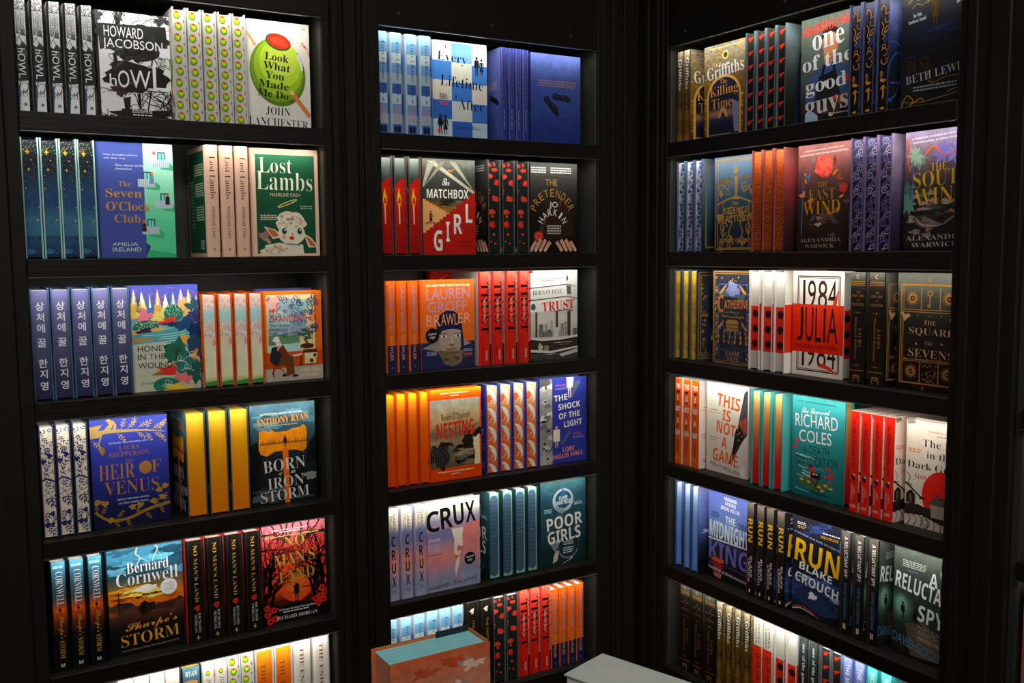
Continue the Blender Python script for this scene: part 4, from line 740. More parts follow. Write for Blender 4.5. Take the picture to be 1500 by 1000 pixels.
# --- slate blue gate in gold; blue willow edge
def f(a):
    a.g(0, 0, 1, 1, ['6a8094', '547088', '3c5c74', '28485c', '1c3848', '163040', '122838'], .1); a.foil(); G = 'b0904a'
    for x0, y0, x1, y1 in ((.04, .03, .97, .975), (.09, .05, .93, .96)):
        for p in (((x0, y0), (x1, y0)), ((x1, y0), (x1, y1)), ((x1, y1), (x0, y1)), ((x0, y1), (x0, y0))): a.l(p, .014, G)
    a.p([(.5, .08), (.56, .16), (.52, .2), (.56, .21), (.54, .42), (.6, .45), (.44, .45), (.5, .42), (.48, .21), (.52, .2), (.46, .16)], G); a.l([(.06, .5), (.3, .45), (.52, .42), (.75, .46), (.95, .5)], .03, G)
    for sg in (-1, 1):
        for x, y, q in ((.2, .31, .1), (.36, .33, .08), (.12, .57, .08), (.3, .74, .1), (.16, .87, .08), (.35, .93, .06)): a.spiral(.52+sg*x, y, q, G, .02, 1.3, sg); a.spiral(.52+sg*x, y+.05, q*.7, G, .016, 1.2, -sg)
        a.p([(.52+sg*.3, .6), (.52+sg*.46, .6), (.52+sg*.44, .66), (.52+sg*.4, .7), (.52+sg*.34, .67)], G); a.l([(.52+sg*.3, .48), (.52+sg*.3, .86)], .016, G); a.leaf(.52+sg*.36, .42, .12, -90, G, .7); a.cv([(.52+sg*.05, .92), (.52+sg*.16, .8), (.52+sg*.1, .7), (.52+sg*.25, .66)], .018, G)
    for x, y in ((.15, .24), (.24, .22), (.33, .21), (.68, .2), (.78, .2), (.86, .21), (.92, .22), (.08, .26)): a.leaf(x, y, .1, a.R.uniform(20, 120), '8a6a1e', .7)
    a.t('THE', .42, .42+.055, .58, .515, G, 'B'); a.t('SILENCE', .24, .53, .8, .6, G, 'B', -2); a.t('FACTORY', .2, .615, .84, .685, G, 'B', -2); a.t('BRIDGET COLLINS', .14, .86, .86, .9, G, 'B', 0)
def b(a):
    a.g(0, 0, 1, 1, ['6a8094', '547088', '3c5c74', '28485c', '163040', '122838'], .1); a.foil(); G = 'a08444'
    for p in (((.1, .05), (.9, .05)), ((.9, .05), (.9, .95)), ((.9, .95), (.1, .95)), ((.1, .95), (.1, .05))): a.l(p, .03, G)
    for y in (.25, .4, .6, .75): a.spiral(.7, y, .12, G, .03); a.leaf(.8, y+.05, .2, 70, '8a6a1e', .8)
def e(a):
    for i in range(20):
        y = .025+i*.05; a.blob(a.R.uniform(.2, .8), y, .26, .02, a.R.choice(['34447e', '4a5a92', '2a3a74', '6a7aa8']), .5, 14); a.spiral(a.R.uniform(.25, .75), y+.02, .24, a.R.choice(['34447e', '5a6a9c']), .08, 1.2, a.R.choice((1, -1))); a.sprig(a.R.uniform(.2, .8), y, .4, a.R.uniform(0, 360), '3a4a84', 2, .5, .04)
book('silence', .031, .152, .242, '34546c', '34546c', '34546c', '4a6680', 'b0a8a4', front=f, back=b, edge=e)

# --- dusky rose with flowers, amber leaf edge
def flower(a, x, y, q, c, c2):
    for k in range(9): t = k*.7; a.blob(x+q*.5*math.cos(t), y+q*.5*math.sin(t)/a.q, q*.5, q*.5/a.q, c if k % 2 else c2, .3, 12)
    a.blob(x, y, q*.4, q*.4/a.q, c2, .3, 12)
def f(a):
    a.g(0, 0, 1, 1, ['9a6a64', '80524e', '5c3c3a', '40302c', '33281f', '2a221c', '231c18', '1e1815'], .25)
    for i in range(16): a.blob(a.R.uniform(.2, .75), a.R.uniform(.6, .85), a.R.uniform(.03, .09), .018, a.R.choice(['6e665c', '4a4038', '8a8478', '54302a', '2a221c']), .5, 18, .3)
    for k in range(28):
        t = math.radians(k*13); x, y = .52+.37*math.cos(t), .43+.25*math.sin(t); a.leaf(x, y, a.R.uniform(.1, .18), a.R.uniform(0, 360), a.R.choice(['a8622a', '8a4a24', '5a3a4a', '3a4a5e', '6a2c24', 'b87434']), .4)
    flower(a, .5, .21, .17, 'b84438', 'c85a4c'); flower(a, .87, .42, .08, '8a2a24', '9c3a30'); flower(a, .2, .3, .06, '3a4460', '54608a'); a.e(.3, .15, .02, .03, '6a7a84')
    a.foil(); G = '9c7a30'; a.t('THE', .38, .35, .58, .4, G, 'r'); a.t('EAST', .22, .415, .72, .52, G, 'r', -2); a.t('WIND', .12, .53, .82, .655, 'b0882c', 'r', -2); a.ink()
    a.t('A SKILLED APOTHECARY, A VENGEFUL GOD,', .12, .045, .87, .06, 'c8b4b0', 'B', -2); a.t('A DEADLY GAME THAT CAN ONLY END IN BETRAYAL', .04, .08, .95, .095, 'c8b4b0', 'B', -2); a.t('ALEXANDRIA', .06, .875, .84, .91, '8a7a72', 'r', -1); a.t('WARWICK', .16, .93, .72, .965, '8a7a72', 'r', -1)
    a.l([(.11, .35), (.09, .85)], .014, '5068a8')
def b(a): a.g(0, 0, 1, 1, ['b4706c', 'a0504e', '7a3434', '54282a', '3a2224', '2a1c1c'], .12)
def e(a):
    a.g(0, 0, 1, 1, ['b05c34', 'a04a20', '8a3a14', '74300f', '7a3412', '80380f'], .15)
    for j in range(36):
        for i in range(4): a.leaf(.12+.22*i+.1*(j % 2), .012+j*.0275, .17, a.R.choice((-50, 50, -80, 20)), a.R.choice(['d88438', 'c87028', 'e09a54', 'b4601e']), .35)
book('east', .032, .153, .246, '54302c', '54302c', '8a4442', '8a4e48', '8a3a14', front=f, back=b, edge=e)

# --- violet storm; swirl edge
def f(a):
    a.g(0, 0, 1, 1, ['9484a8', '74606e', '54444a', '38302f', '282422', '221e1e', '1c191a', '181617'], .3)
    for i in range(44): a.blob(a.R.uniform(.1, .95), a.R.uniform(.5, .9), a.R.uniform(.04, .13), a.R.uniform(.01, .025), a.R.choice(['8a7a70', '5a4c48', '3a4440', '2a2620', '7a6a60', '4a3c3a', '1c1a18']), .5, 22, .3)
    for x, y, c in ((.2, .22, '5e7268'), (.15, .2, '788a7e'), (.6, .19, '6a60a4'), (.75, .2, '7a70b0'), (.9, .25, '6058a0'), (.05, .5, '3a5c58'), (.08, .6, '54746a'), (.85, .12, '8076b4')):
        for k in range(8): a.leaf(x, y, a.R.uniform(.12, .2), k*45+a.R.uniform(-12, 12), c, .4)
    for p in (((.0, .05), (.08, .12), (.05, .25), (.1, .33)), ((.3, .2), (.45, .14), (.6, .22), (.8, .17)), ((.9, .15), (1, .3), (.95, .4)), ((.7, .66), (.85, .7), (1, .66))): a.cv(p, .025, 'b85a34', .01)
    for i in range(10): a.cv([(.1+.05*i, .7+.01*i), (.3, .8-.01*i), (.6, .78), (.9-.03*i, .66+.01*i)], .012, a.R.choice(['a89484', '6a5a52', '4a5a58']))
    a.foil(); G = 'c89a34'; a.t('THE', .4, .275, .64, .335, G, 'r', -3); a.t('SOUTH', .14, .33, 1.0, .46, G, 'r', -3); a.t('WIND', .16, .475, .95, .61, G, 'r', -3); a.ink()
    a.t('A PRINCESS DOOMED BY FATE, A GOD SO', .1, .04, .98, .058, 'c0b8c8', 'B', -3); a.t('UNFORGIVING, A CURSE TO END THEM', .12, .075, .96, .092, 'c0b8c8', 'B', -3); a.t('ALEXANDRIA', .05, .865, .98, .905, '9a9490', 'r', -2); a.t('WARWICK', .14, .925, .84, .965, '9a9490', 'r', -2); a.l([(.14, .25), (.13, .6)], .012, '4a60a8')
def b(a): a.g(0, 0, 1, 1, ['a898b4', '8a7894', '6a5a74', '4a3e58', '322a44', '241f30'], .2)
def e(a):
    a.g(0, 0, 1, 1, ['4c4864', '2c2a3c', '201e2c', '1c1a26', '1a1824', '1c1a2a'], .1)
    for i in range(14):
        y = .04+i*.072; c = a.R.choice(['8478a0', '74689c', '685e94', '9a8cac']); a.spiral(.35+.35*(i % 2), y, .3, c, .07, 1.5, 1 if i % 2 else -1, i); a.spiral(.75-.35*(i % 2), y+.03, .22, c, .05, 1.3, -1, i); a.cv([(0, y+.05), (.4, y+.02), (1, y+.05)], .035, c, .02)
book('south', .034, .154, .246, '38302f', '4a3e58', '6a5a74', '6a5c80', '201e2c', front=f, back=b, edge=e)

# --- gilded night-garden cover; yellow bird edge
def f(a):
    a.r(0, 0, 1, 1, '2c3440', .15); a.foil(); G = 'b08a48'
    for d, w in ((.025, .02), (.06, .01)):
        for p in (((d, d*.6), (1-d, d*.6)), ((1-d, d*.6), (1-d, 1-d*.6)), ((1-d, 1-d*.6), (d, 1-d*.6)), ((d, 1-d*.6), (d, d*.6))): a.l(p, w, G)
    for i in range(130):
        y = a.R.uniform(.05, .97); x = a.R.choice([a.R.uniform(.06, .13), a.R.uniform(.88, .95)]) if .16 < y < .9 else a.R.uniform(.06, .95); a.blob(x, y, .018, .01, a.R.choice(['b08a48', '8a6a38', 'c8a468']), .5, 7); a.k -= .7
    a.k += 1; a.ink(); a.r(.15, .15, .85, .9, '263038', .2); 
    for p in (((.15, .15), (.85, .15)), ((.15, .9), (.15, .15)), ((.85, .15), (.85, .9))): a.l(p, .016, '5860a8')
    a.p([(.16, .24), (.3, .16), (.36, .16), (.2, .27)], 'b08a48'); a.p([(.84, .24), (.7, .16), (.64, .16), (.8, .27)], 'b08a48'); a.blob(.5, .2, .17, .075, '7c86b0', .3, 24, .3); a.ring(.5, .16, .2, .014, '5860a8', 20, 0, 180); a.blob(.3, .25, .1, .03, '4a5c60', .4); a.blob(.7, .28, .12, .04, '465a5e', .4)
    a.foil(); a.t('C', .13, .26, .28, .45, 'b87a44', 'B', 0); a.t('ATHERINE', .29, .31, .88, .4, 'b87a44', 'B', -2); a.t('a retelling of', .3, .43, .66, .46, 'b09058', 'C'); a.t('Wuthering Heights', .24, .47, .78, .51, 'b09058', 'C')
    a.r(.35, .545, .64, .64, 'a8844a'); a.p([(.34, .545), (.4, .52), (.6, .52), (.66, .545)], 'a8844a'); a.ink()
    for i in range(5):
        for j in range(2): a.r(.38+.052*i, .56+.04*j, .405+.052*i, .585+.04*j, '262c34')
    a.foil(); a.p([(.1, .62), (.2, .57), (.28, .52), (.27, .56), (.2, .63)], 'b0823c'); a.p([(.9, .62), (.8, .58), (.72, .53), (.73, .57), (.8, .63)], 'b0823c'); a.ring(.08, .5, .06, .012, G); a.ring(.92, .5, .06, .012, G)
    for i in range(6):
        for j in range(3): a.leaf(.16+.135*i, .68+.05*j, .09, -90+a.R.uniform(-20, 20), a.R.choice(['b08a48', 'a8743c', '8a7a54']), .6)
    a.ink()
    for sg in (-1, 1): a.cv([(.5+sg*.36, .68), (.5+sg*.24, .58), (.5+sg*.16, .65), (.5, .7)], .016, '5058a0'); a.cv([(.5, .7), (.5+sg*.02, .8), (.5+sg*.2, .84), (.5+sg*.36, .82)], .014, '5058a0')
    pts = [(.28, .96)]+[(.52-.22*math.cos(math.radians(t)), .86-.07*math.sin(math.radians(t))) for t in range(0, 181, 15)]+[(.76, .96)]; a.p(pts, '30364a')
    a.foil(); a.t('ESSIE', .34, .855, .7, .905, 'b08a54', 'r'); a.t('FOX', .38, .915, .68, .965, 'b08a54', 'r'); a.ink()
def b(a):
    a.r(0, 0, 1, 1, '2c3440', .15); a.foil(); 
    for d in (.05, .1): 
        for p in (((d, d*.6), (1-d, d*.6)), ((1-d, d*.6), (1-d, 1-d*.6)), ((1-d, 1-d*.6), (d, 1-d*.6)), ((d, 1-d*.6), (d, d*.6))): a.l(p, .02, 'a08048')
    for i in range(70): a.blob(a.R.choice([a.R.uniform(.1, .25), a.R.uniform(.75, .9)]), a.R.uniform(.06, .94), .03, .014, a.R.choice(['b08a48', '8a6a38']), .5, 7); a.k -= .7
    a.ink(); a.k += 1; a.r(.3, .2, .7, .6, '1a2028'); a.blob(.5, .72, .14, .06, 'c8b078', .4)
def e(a):
    a.dots(260, (.02, .01, .98, .99), ['6a6a3a', '4a4c34', '8a7a34', '3c4030'], .02, .05)
    for y in (.1, .3, .55, .75, .95): 
        a.p([(.2, y-.04), (.6, y-.05), (.85, y), (.7, y+.05), (.5, y+.03), (.55, y+.08), (.3, y+.05)], 'c8962a'); a.ring(.55, y+.07, .3, .07, 'd0a034', 10, 0, 150); a.p([(.3, y-.08), (.5, y-.1), (.45, y-.05)], 'c8962a')
book('catherine', .0285, .146, .244, '2c3440', '2c3440', '2c3440', '4a5a60', 'a8883a', front=f, back=b, edge=e)

# --- white cover under a red-orange band; edge with dark eyes
def f(a):
    a.r(0, 0, 1, 1, 'c0b6ac', .03); 
    for d in (.1, .13): 
        for p in (((d, d*.5), (1-d*.8, d*.5)), ((1-d*.8, d*.5), (1-d*.8, 1-d*.5)), ((1-d*.8, 1-d*.5), (d, 1-d*.5)), ((d, 1-d*.5), (d, d*.5))): a.l(p, .02 if d < .12 else .01, '1c1612')
    for i, (x0, x1) in enumerate(((.2, .25), (.3, .46), (.5, .68), (.7, .86))): a.t('1984'[i], x0, .085, x1, .36, '2c2019' if i != 2 else '3a261c', 'S'); a.t('1984'[i], x0, .66, x1, .91, '2c2019', 'S')
    a.g(0, .315, 1, .775, ['d43c24', 'cc3420', 'c42e1c', 'bc2a1a'], .05); a.p([(.78, .32), (.9, .16), (.86, .32)], 'cc3a24'); a.p([(.5, .9), (.62, .87), (.78, .9), (.9, .97), (.8, .94), (.62, .91)], 'd0402c')
    for w, x0, x1 in (('J', .09, .22), ('U', .26, .42), ('L', .46, .58), ('I', .62, .66), ('A', .69, .89)): a.t(w, x0, .345, x1, .67, '201613', 'S')
    a.t('SANDRA NEWMAN', .06, .695, .9, .74, '241814')
def s(a):
    a.r(0, .315, 1, .775, 'cc3a22', .04); a.t('SANDRA', .55, .03, .75, .29, '7a6a5e', 'B', 90); a.t('NEWMAN', .2, .05, .4, .3, '7a6a5e', 'B', 90); a.t('JULIA', .3, .38, .75, .7, '241410', 'S', 90)
def e(a):
    a.g(0, 0, 1, 1, ['c8c2b8', 'b4aea4', 'b0a8a0', 'aca49c'], .02); a.g(0, .35, 1, .815, ['d03a20', 'c42e1a', 'b82614'], .04)
    for y in (.43, .585, .74): a.e(.5, y, .34, .34, '1a1210'); a.ring(.5, y, .2, .05, '5a1c14'); a.e(.5, y, .09, .09, '0e0a0a')
def b(a): a.r(0, .33, 1, .8, 'cc3a22', .04)
book('julia', .035, .15, .246, 'c0b6ac', 'c8c0b4', 'c4bcb2', 'c8c0b8', 'b0a8a0', front=f, spine=s, back=b, edge=e)

# --- black and gold card squares
def sun(a, x, y, q, G):
    for i in range(24):
        t = i*math.pi/12; L = q if i % 2 else q*.82
        a.p([(x+L*math.cos(t), y+L*math.sin(t)/a.q), (x+q*.45*math.cos(t+.12), y+q*.45*math.sin(t+.12)/a.q), (x+q*.45*math.cos(t-.12), y+q*.45*math.sin(t-.12)/a.q)], G)
    a.e(x, y, q*.5, q*.5, G); a.mt = 0; a.e(x, y, q*.3, q*.3, '16140f'); a.mt = 1; a.e(x, y, q*.12, q*.12, G)
def f(a):
    a.g(0, 0, 1, 1, ['5a5c54', '3a3c36', '22221e', '191813', '16140f', '14120e'], .04); a.foil(); G = 'a87e44'
    for d, w in ((.055, .014), (.08, .008), (.1, .008)):
        y0, y1 = .09+d*.15, .95-d*.15
        for p in (((d, y0), (.97, y0)), ((d, y0), (d, y1)), ((d, y1), (.97, y1)), ((.98-d*.4, y0), (.98-d*.4, y1))): a.l(p, w, G)
    for y in (.31, .33, .75, .735): a.l([(.1, y), (.95, y)], .01, G)
    for x in (.38, .67): a.l([(x, .12), (x, .31)], .014, G); a.l([(x, .75), (x, .93)], .014, G)
    for x in (.24, .81): sun(a, x, .215, .125, G); sun(a, x, .84, .12, G)
    a.ring(.52, .17, .035, .016, G); a.l([(.52, .19), (.52, .29)], .018, G); a.r(.48, .265, .52, .275, G); a.r(.48, .28, .52, .29, G); a.dots(40, (.42, .77, .64, .92), G, .005, .012)
    a.t('THE', .43, .4, .62, .435, 'b49a70', 'r', 1); a.t('SQUARE', .2, .465, .9, .535, 'b49a70', 'r', 1); a.t('OF', .46, .575, .58, .61, 'b49a70', 'r'); a.t('SEVENS', .2, .645, .9, .715, 'b49a70', 'r', 1)
    for x, y in ((.32, .6), (.72, .59), (.33, .36), (.7, .36), (.52, .365), (.15, .73), (.32, .725), (.5, .725), (.7, .72)): a.e(x, y, .018 if y == .6 or y == .59 else .01, .018 if y in (.6, .59) else .01, G, 0, 8)
    for x in (.14, .9): 
        for k in range(7): a.e(x+a.R.uniform(-.05, .05), .38+a.R.uniform(-.035, .035), .03, .024, 'b49a70', a.R.uniform(0, 90), 8)
    a.ring(.52, .06, .02, .012, G, 10, 60, 300); a.ring(.45, .975, .02, .012, G, 10, 60, 300); a.ink()
def s(a):
    a.g(0, 0, 1, .2, ['4a4c46', '2a2a26', '191813'], .03); a.foil(); G = 'a87e44'
    for y in (.085, .1, .115): a.l([(.0, y), (1, y)], .03, G)
    for w, x0, x1, y, h in (('THE', .4, .66, .17, .018), ('SQUARE', .1, .92, .2, .026), ('OF', .45, .6, .242, .016), ('SEVENS', .1, .92, .275, .026)): a.t(w, x0, y, x1, y+h, G, 'r')
    for x, y in ((.3, .36), (.5, .36), (.7, .36), (.3, .835), (.5, .835), (.7, .835)): a.e(x, y, .06 if x == .5 else .03, .06 if x == .5 else .03, G, 0, 8)
    a.t('LAURA', .6, .5, .82, .67, G, 'r', 90); a.t('Shepherd-Robinson', .3, .4, .5, .78, G, 'r', 90); a.l([(0, .88), (1, .88)], .04, G)
    for p in (((.3, .985), (.3, .925)), ((.3, .925), (.5, .955)), ((.5, .955), (.7, .925)), ((.7, .925), (.7, .985)), ((.3, .925), (.7, .925))): a.l(p, .05, G)
    a.ring(.5, .04, .1, .05, G, 10, 60, 300); a.ink()
book('square', .045, .15, .246, '1c1b17', '191813', '191813', '2a2a26', 'd0c4a8', front=f, spine=s)

# --- white with orange lettering and a torn wedge
def f(a):
    a.g(0, 0, 1, 1, ['d4d0c4', 'c4beb0', 'bab2a6', 'b4aca0', 'aea69c'], .03)
    a.p([(.98, .03), (.97, .52), (.86, .6), (.62, .86), (.55, .88), (.75, .45), (.9, .06)], '3e3c3e', .25); a.p([(.98, .32), (.98, .5), (.72, .56), (.78, .38)], '8a4a3a', .3); a.p([(.85, .2), (.98, .1), (.98, .3), (.8, .33)], '4a4648', .4); a.p([(.68, .54), (.72, .46), (.76, .48), (.79, .42), (.83, .46), (.88, .5), (.9, .56), (.7, .72), (.62, .8)], '221c1a')
    for x, y in ((.74, .52), (.79, .5), (.84, .53), (.76, .58)): a.r(x, y, x+.02, y+.018, 'b8823c')
    for w, x0, x1, y0, h in (('THIS', .26, .8, .12, .145), ('IS', .39, .58, .285, .125), ('NOT', .25, .7, .425, .135), ('A', .37, .5, .59, .125), ('GAME', .16, .76, .745, .14)): a.t(w, x0, y0, x1, y0+h, 'd05a20', 'B', 5)
    a.t('KELLY MULLEN', .1, .915, .8, .955, '34302c', 'S', 7); a.blurb(.1, .3, .28, .315, 1, '5a544c'); a.blurb(.04, .33, .34, .345, 1, 'c06a44'); a.blurb(.05, .61, .28, .625, 1, '5a544c'); a.blurb(.06, .64, .26, .655, 1, 'c06a44'); a.p([(.8, .9), (.93, .86), (.95, .99), (.85, .99)], 'c4bcb0')
def s(a):
    for w, y in (('THIS', .06), ('IS', .195), ('NOT', .325), ('A', .46), ('GAME', .6)): a.t(w, .15 if len(w) > 2 else .35, y, .88 if len(w) > 2 else .65, y+.06, 'd8c8b8', 'B')
    a.e(.5, .155, .28, .12, '2a1c16'); a.l([(.3, .16), (.3, .175)], .08, '2a1c16'); a.l([(.66, .16), (.66, .175)], .08, '2a1c16'); a.p([(.7, .13), (.9, .14), (.8, .15)], '2a1c16'); a.p([(.3, .27), (.7, .27), (.5, .295)], '2a1c16'); a.l([(.5, .29), (.5, .31)], .06, '2a1c16'); a.l([(.3, .4), (.7, .45)], .1, '2a1c16', .04); a.l([(.25, .58), (.8, .52)], .09, '2a1c16', .03)
    a.t('KELLY', .55, .72, .75, .86, '3a241a', 'S', 90); a.t('MULLEN', .25, .71, .45, .86, '3a241a', 'S', 90); a.ring(.5, .92, .15, .05, 'c8946c', 12, 40, 320)
book('game', .032, .154, .238, 'c4beb0', 'd05414', 'c4beb0', 'd0ccc0', 'd4ccba', front=f, spine=s)

# --- teal with hand lettering; amber to red edge
def f(a):
    a.g(0, 0, 1, 1, ['4a9a98', '36888a', '2c7c7e', '26706f', '206666', '1c5e60'], .08)
    a.t('The Reverend', .18, .105, .72, .16, 'c4d0c8', 'C', -3); a.t('RICHARD', .06, .17, .87, .3, 'c8d0c8', 'S', -2); a.t('COLES', .14, .33, .76, .45, 'c8d0c8', 'S', -2); a.t('A DEATH', .22, .48, .72, .56, '123a3a', 'S', -2); a.t('ON LOCATION', .08, .58, .88, .675, '123a3a', 'S', -3)
    for i in range(12): x, y = a.R.uniform(.06, .4), a.R.uniform(.58, .8); a.cv([(x, y), (x+.1, y+.015), (x+.2, y+.01), (x+.28, y+.03)], .014, a.R.choice(['7cb0ac', 'a0c4c0', '5a9a98']), .004)
    a.p([(.08, .83), (.3, .8), (.5, .82), (.8, .83), (.86, .87), (.6, .9), (.5, .93), (.2, .88)], '4a6038', .3)
    for x, y in ((.16, .83), (.3, .84), (.62, .84), (.72, .86), (.5, .87), (.56, .9)): a.p([(x, y), (x+.06, y-.008), (x+.09, y+.01), (x+.03, y+.018)], 'b49a54')
    a.blob(.38, .7, .05, .03, '5a3020', .3); a.p([(.36, .7), (.46, .7), (.5, .8), (.38, .82)], 'a83c28'); a.r(.39, .74, .56, .79, '1c1614'); a.blurb(.42, .75, .53, .78, 1, '9aa8a4'); a.l([(.38, .8), (.56, .93)], .014, '16201e'); a.l([(.54, .8), (.42, .94)], .014, '16201e'); a.l([(.38, .79), (.56, .8)], .02, '16201e')
    for x, y, q in ((.1, .46, .03), (.06, .52, .03), (.74, .67, .022), (.68, .68, .02), (.76, .74, .04), (.66, .76, .02), (.74, .8, .02)): a.e(x, y, q, q*1.2, 'c02c28')
    a.blurb(.4, .94, .74, .968, 1, '143434'); a.t('THE NO.1 SUNDAY TIMES BESTSELLING AUTHOR', .1, .045, .84, .06, '245a5a', 'B'); a.cv([(.08, .93), (.2, .94), (.36, .95)], .02, '6aa8a4', .005)
def b(a):
    a.g(0, 0, 1, 1, ['66b0ac', '54a09c', '4a9694', '45908e', '3f8886'], .05)
    for y, q in ((.1, .16), (.28, .2), (.48, .2), (.72, .2), (.9, .2)): a.blob(.9, y, q, q*.45, '3c4260', .3); a.cv([(.9, y), (.78, y+.06), (.85, y+.12)], .05, '343a54', .02)
    for y in (.06, .36, .82): a.blob(.72, y, .16, .035, 'a8286c', .3)
def e(a): a.g(0, 0, 1, 1, ['dcae74', 'd09458', 'cc8048', 'cc6440', 'c83c2c', 'c02420', 'b81c1c'], .04)
def s(a): a.g(0, 0, 1, 1, ['54a8a4', '3c908e', '2c7c7e'], .05); a.t('RICHARD COLES', .3, .05, .7, .5, 'c8d0c8', 'S', 90); a.t('A DEATH ON LOCATION', .35, .55, .65, .92, '123a3a', 'S', 90)
book('coles', .031, .156, .24, '2c7c7e', '2c7c7e', '4a9694', '3c9490', 'c8603c', front=f, spine=s, back=b, edge=e)

# --- red spine, white cottage cover
def f(a):
    a.r(0, 0, 1, 1, 'bcb2a4', .06); a.sx = .83; a.p([(0, 0), (.12, .0), (.16, .03), (.02, .05)], '7a746c'); a.e(.6, .68, .32, .31, 'c0281e', 0, 40); a.g(0, .8, 1, .93, ['3a261e', '1e1a17', '1c1916'], .3); a.p([(0, .8), (.2, .78), (.5, .83), (1, .8), (1, .86), (0, .86)], '2c201a', .2)
    a.p([(.42, .74), (.96, .76), (.94, .87), (.44, .88)], '8c8478', .3); a.p([(.36, .76), (.52, .69), (.98, .7), (.96, .77), (.44, .76)], '4a4844', .3); a.r(.5, .65, .56, .71, '4a4844'); a.l([(.55, .69), (.9, .7)], .012, '1a1816'); a.e(.8, .68, .05, .015, '1e1a18'); a.p([(0, .66), (.1, .62), (.2, .68), (.2, .79), (0, .79)], 'b0a698'); a.p([(.02, .7), (.1, .66), (.17, .7), (.17, .79), (.02, .79)], '1e1a18'); a.r(.07, .7, .12, .78, '5a524a')
    a.l([(0, .6), (.28, .72)], .03, '1e1a18', .02); a.blob(.28, .72, .05, .012, '1e1a18', .4); a.cv([(.02, .5), (.08, .55), (.05, .6), (.12, .62)], .01, '2a2622')
    a.p([(0, .9), (.3, .88), (.7, .95), (1, .93), (1, 1), (0, 1)], 'a89e92', .1); a.ring(.35, .94, .07, .01, '2a2622'); a.ring(.35, .94, .035, .01, '2a2622')
    for i in range(10): a.cv([(.02+.1*i, .88), (.1+.1*i, .93), (.04+.11*i, 1)], .012, '2c2824')
    a.t('The Hill', .27, .165, .92, .235, '1e1b18', 'r'); a.t('in the', .34, .275, .76, .34, '1e1b18', 'r', 1); a.t('Dark Grove', .03, .385, .93, .45, '1e1b18', 'r'); a.t('LIAM HIGGINSON', .16, .51, .78, .545, 'b84a3a', 'R', 2); a.blurb(.36, .085, .98, .1, 1, 'b86a54'); a.blurb(.5, .12, .85, .135, 1, '6a645c'); a.blurb(.04, .27, .26, .31, 2, 'b86a54')
def s(a): a.t('The Hill in the Dark Grove', .3, .07, .68, .57, '2a1210', 'r', 90); a.blob(.5, .65, .24, .03, '2e1c1c', .4); a.e(.6, .63, .14, .12, 'b0a8a0'); a.t('LIAM', .5, .74, .76, .82, 'd0988c', 'S', 90); a.t('HIGGINSON', .2, .72, .42, .88, 'd0988c', 'S', 90); a.t('PICADOR', .15, .925, .85, .955, 'd09a90', 'B'); a.p([(0, .7), (.15, .75), (.1, 1), (0, 1)], '9c1e18')
book('grove', .028, .175, .228, 'bcb2a4', 'c0281e', 'bcb2a4', 'b8a89c', 'd0c8b8', front=f, spine=s)

# --- dusk blue with chiselled letters; powder blue edge
def f(a):
    a.g(0, 0, 1, 1, ['5060a4', '5468ac', '5c74b4', '6484bc', '7094c0', '34405e', '1c2028', '181a20', '16171c', '15161a'], .08)
    for i in range(24): x = a.R.uniform(0, 1); a.p([(x-.03, .56), (x, a.R.uniform(.44, .53)), (x+.03, .56)], '22304e')
    a.r(0, .545, 1, .57, 'b0bcd0', .3); a.p([(.0, .57), (1, .56), (1, .62), (0, .6)], '24304a', .2); a.cv([(0, .84), (.5, .83), (1, .85)], .01, '3a54a0')
    a.t('THE', .42, .26, .66, .34, 'c4cce0', 'B', 2); a.t('MIDNIGHT', .03, .355, .99, .545, 'c0c8dc', 'B', 2); a.t('KING', .02, .585, .98, .8, '5468b4', 'B', 2)
    for i, w in enumerate(('HUSBAND.', 'FATHER.', 'SERIAL KILLER.')): a.t(w, (.39, .41, .3)[i], .05+.055*i, (.7, .68, .77)[i], .09+.055*i, 'c8d0e4', 'B', 3)
    a.p([(.1, .74), (.34, .76), (.34, .99), (.14, .98)], '5a3430', .3); a.blob(.25, .79, .14, .03, 'b0503c', .4); a.p([(.12, .8), (.38, .82), (.36, .9), (.16, .9)], '7a2c28', .3); a.p([(.14, .93), (.34, .94), (.3, .99), (.18, .98)], '9a6458', .3)
    a.t('TARIQ ASHKANANI', .0, .895, .98, .93, 'a8acb4', 'B', 4); a.blurb(.07, .25, .27, .32, 3, '28346a'); a.blurb(.74, .3, .97, .37, 3, '28346a')
def b(a): a.g(0, 0, 1, 1, ['8a94c8', '7484c0', '6478b8', '4a5a98', '26304a', '17181e', '16161a'], .08); a.blob(.3, .52, .2, .02, 'b0b8c8', .4)
def s(a): a.g(0, 0, 1, 1, ['7c8cc4', '5a6cb0', '2c3454', '17181e'], .05); a.t('THE MIDNIGHT KING', .25, .06, .75, .7, 'c8d0e4', 'B', 90)
def e(a): a.g(0, 0, 1, 1, ['b4d0e8', '80b0de', '72a4d8', '6a9ed4', '649ad2', '649cd6'], .03)
book('king', .0295, .152, .24, '5468ac', '5a6cb0', '3a4a80', '4454a0', '5c88c4', front=f, spine=s, back=b, edge=e)

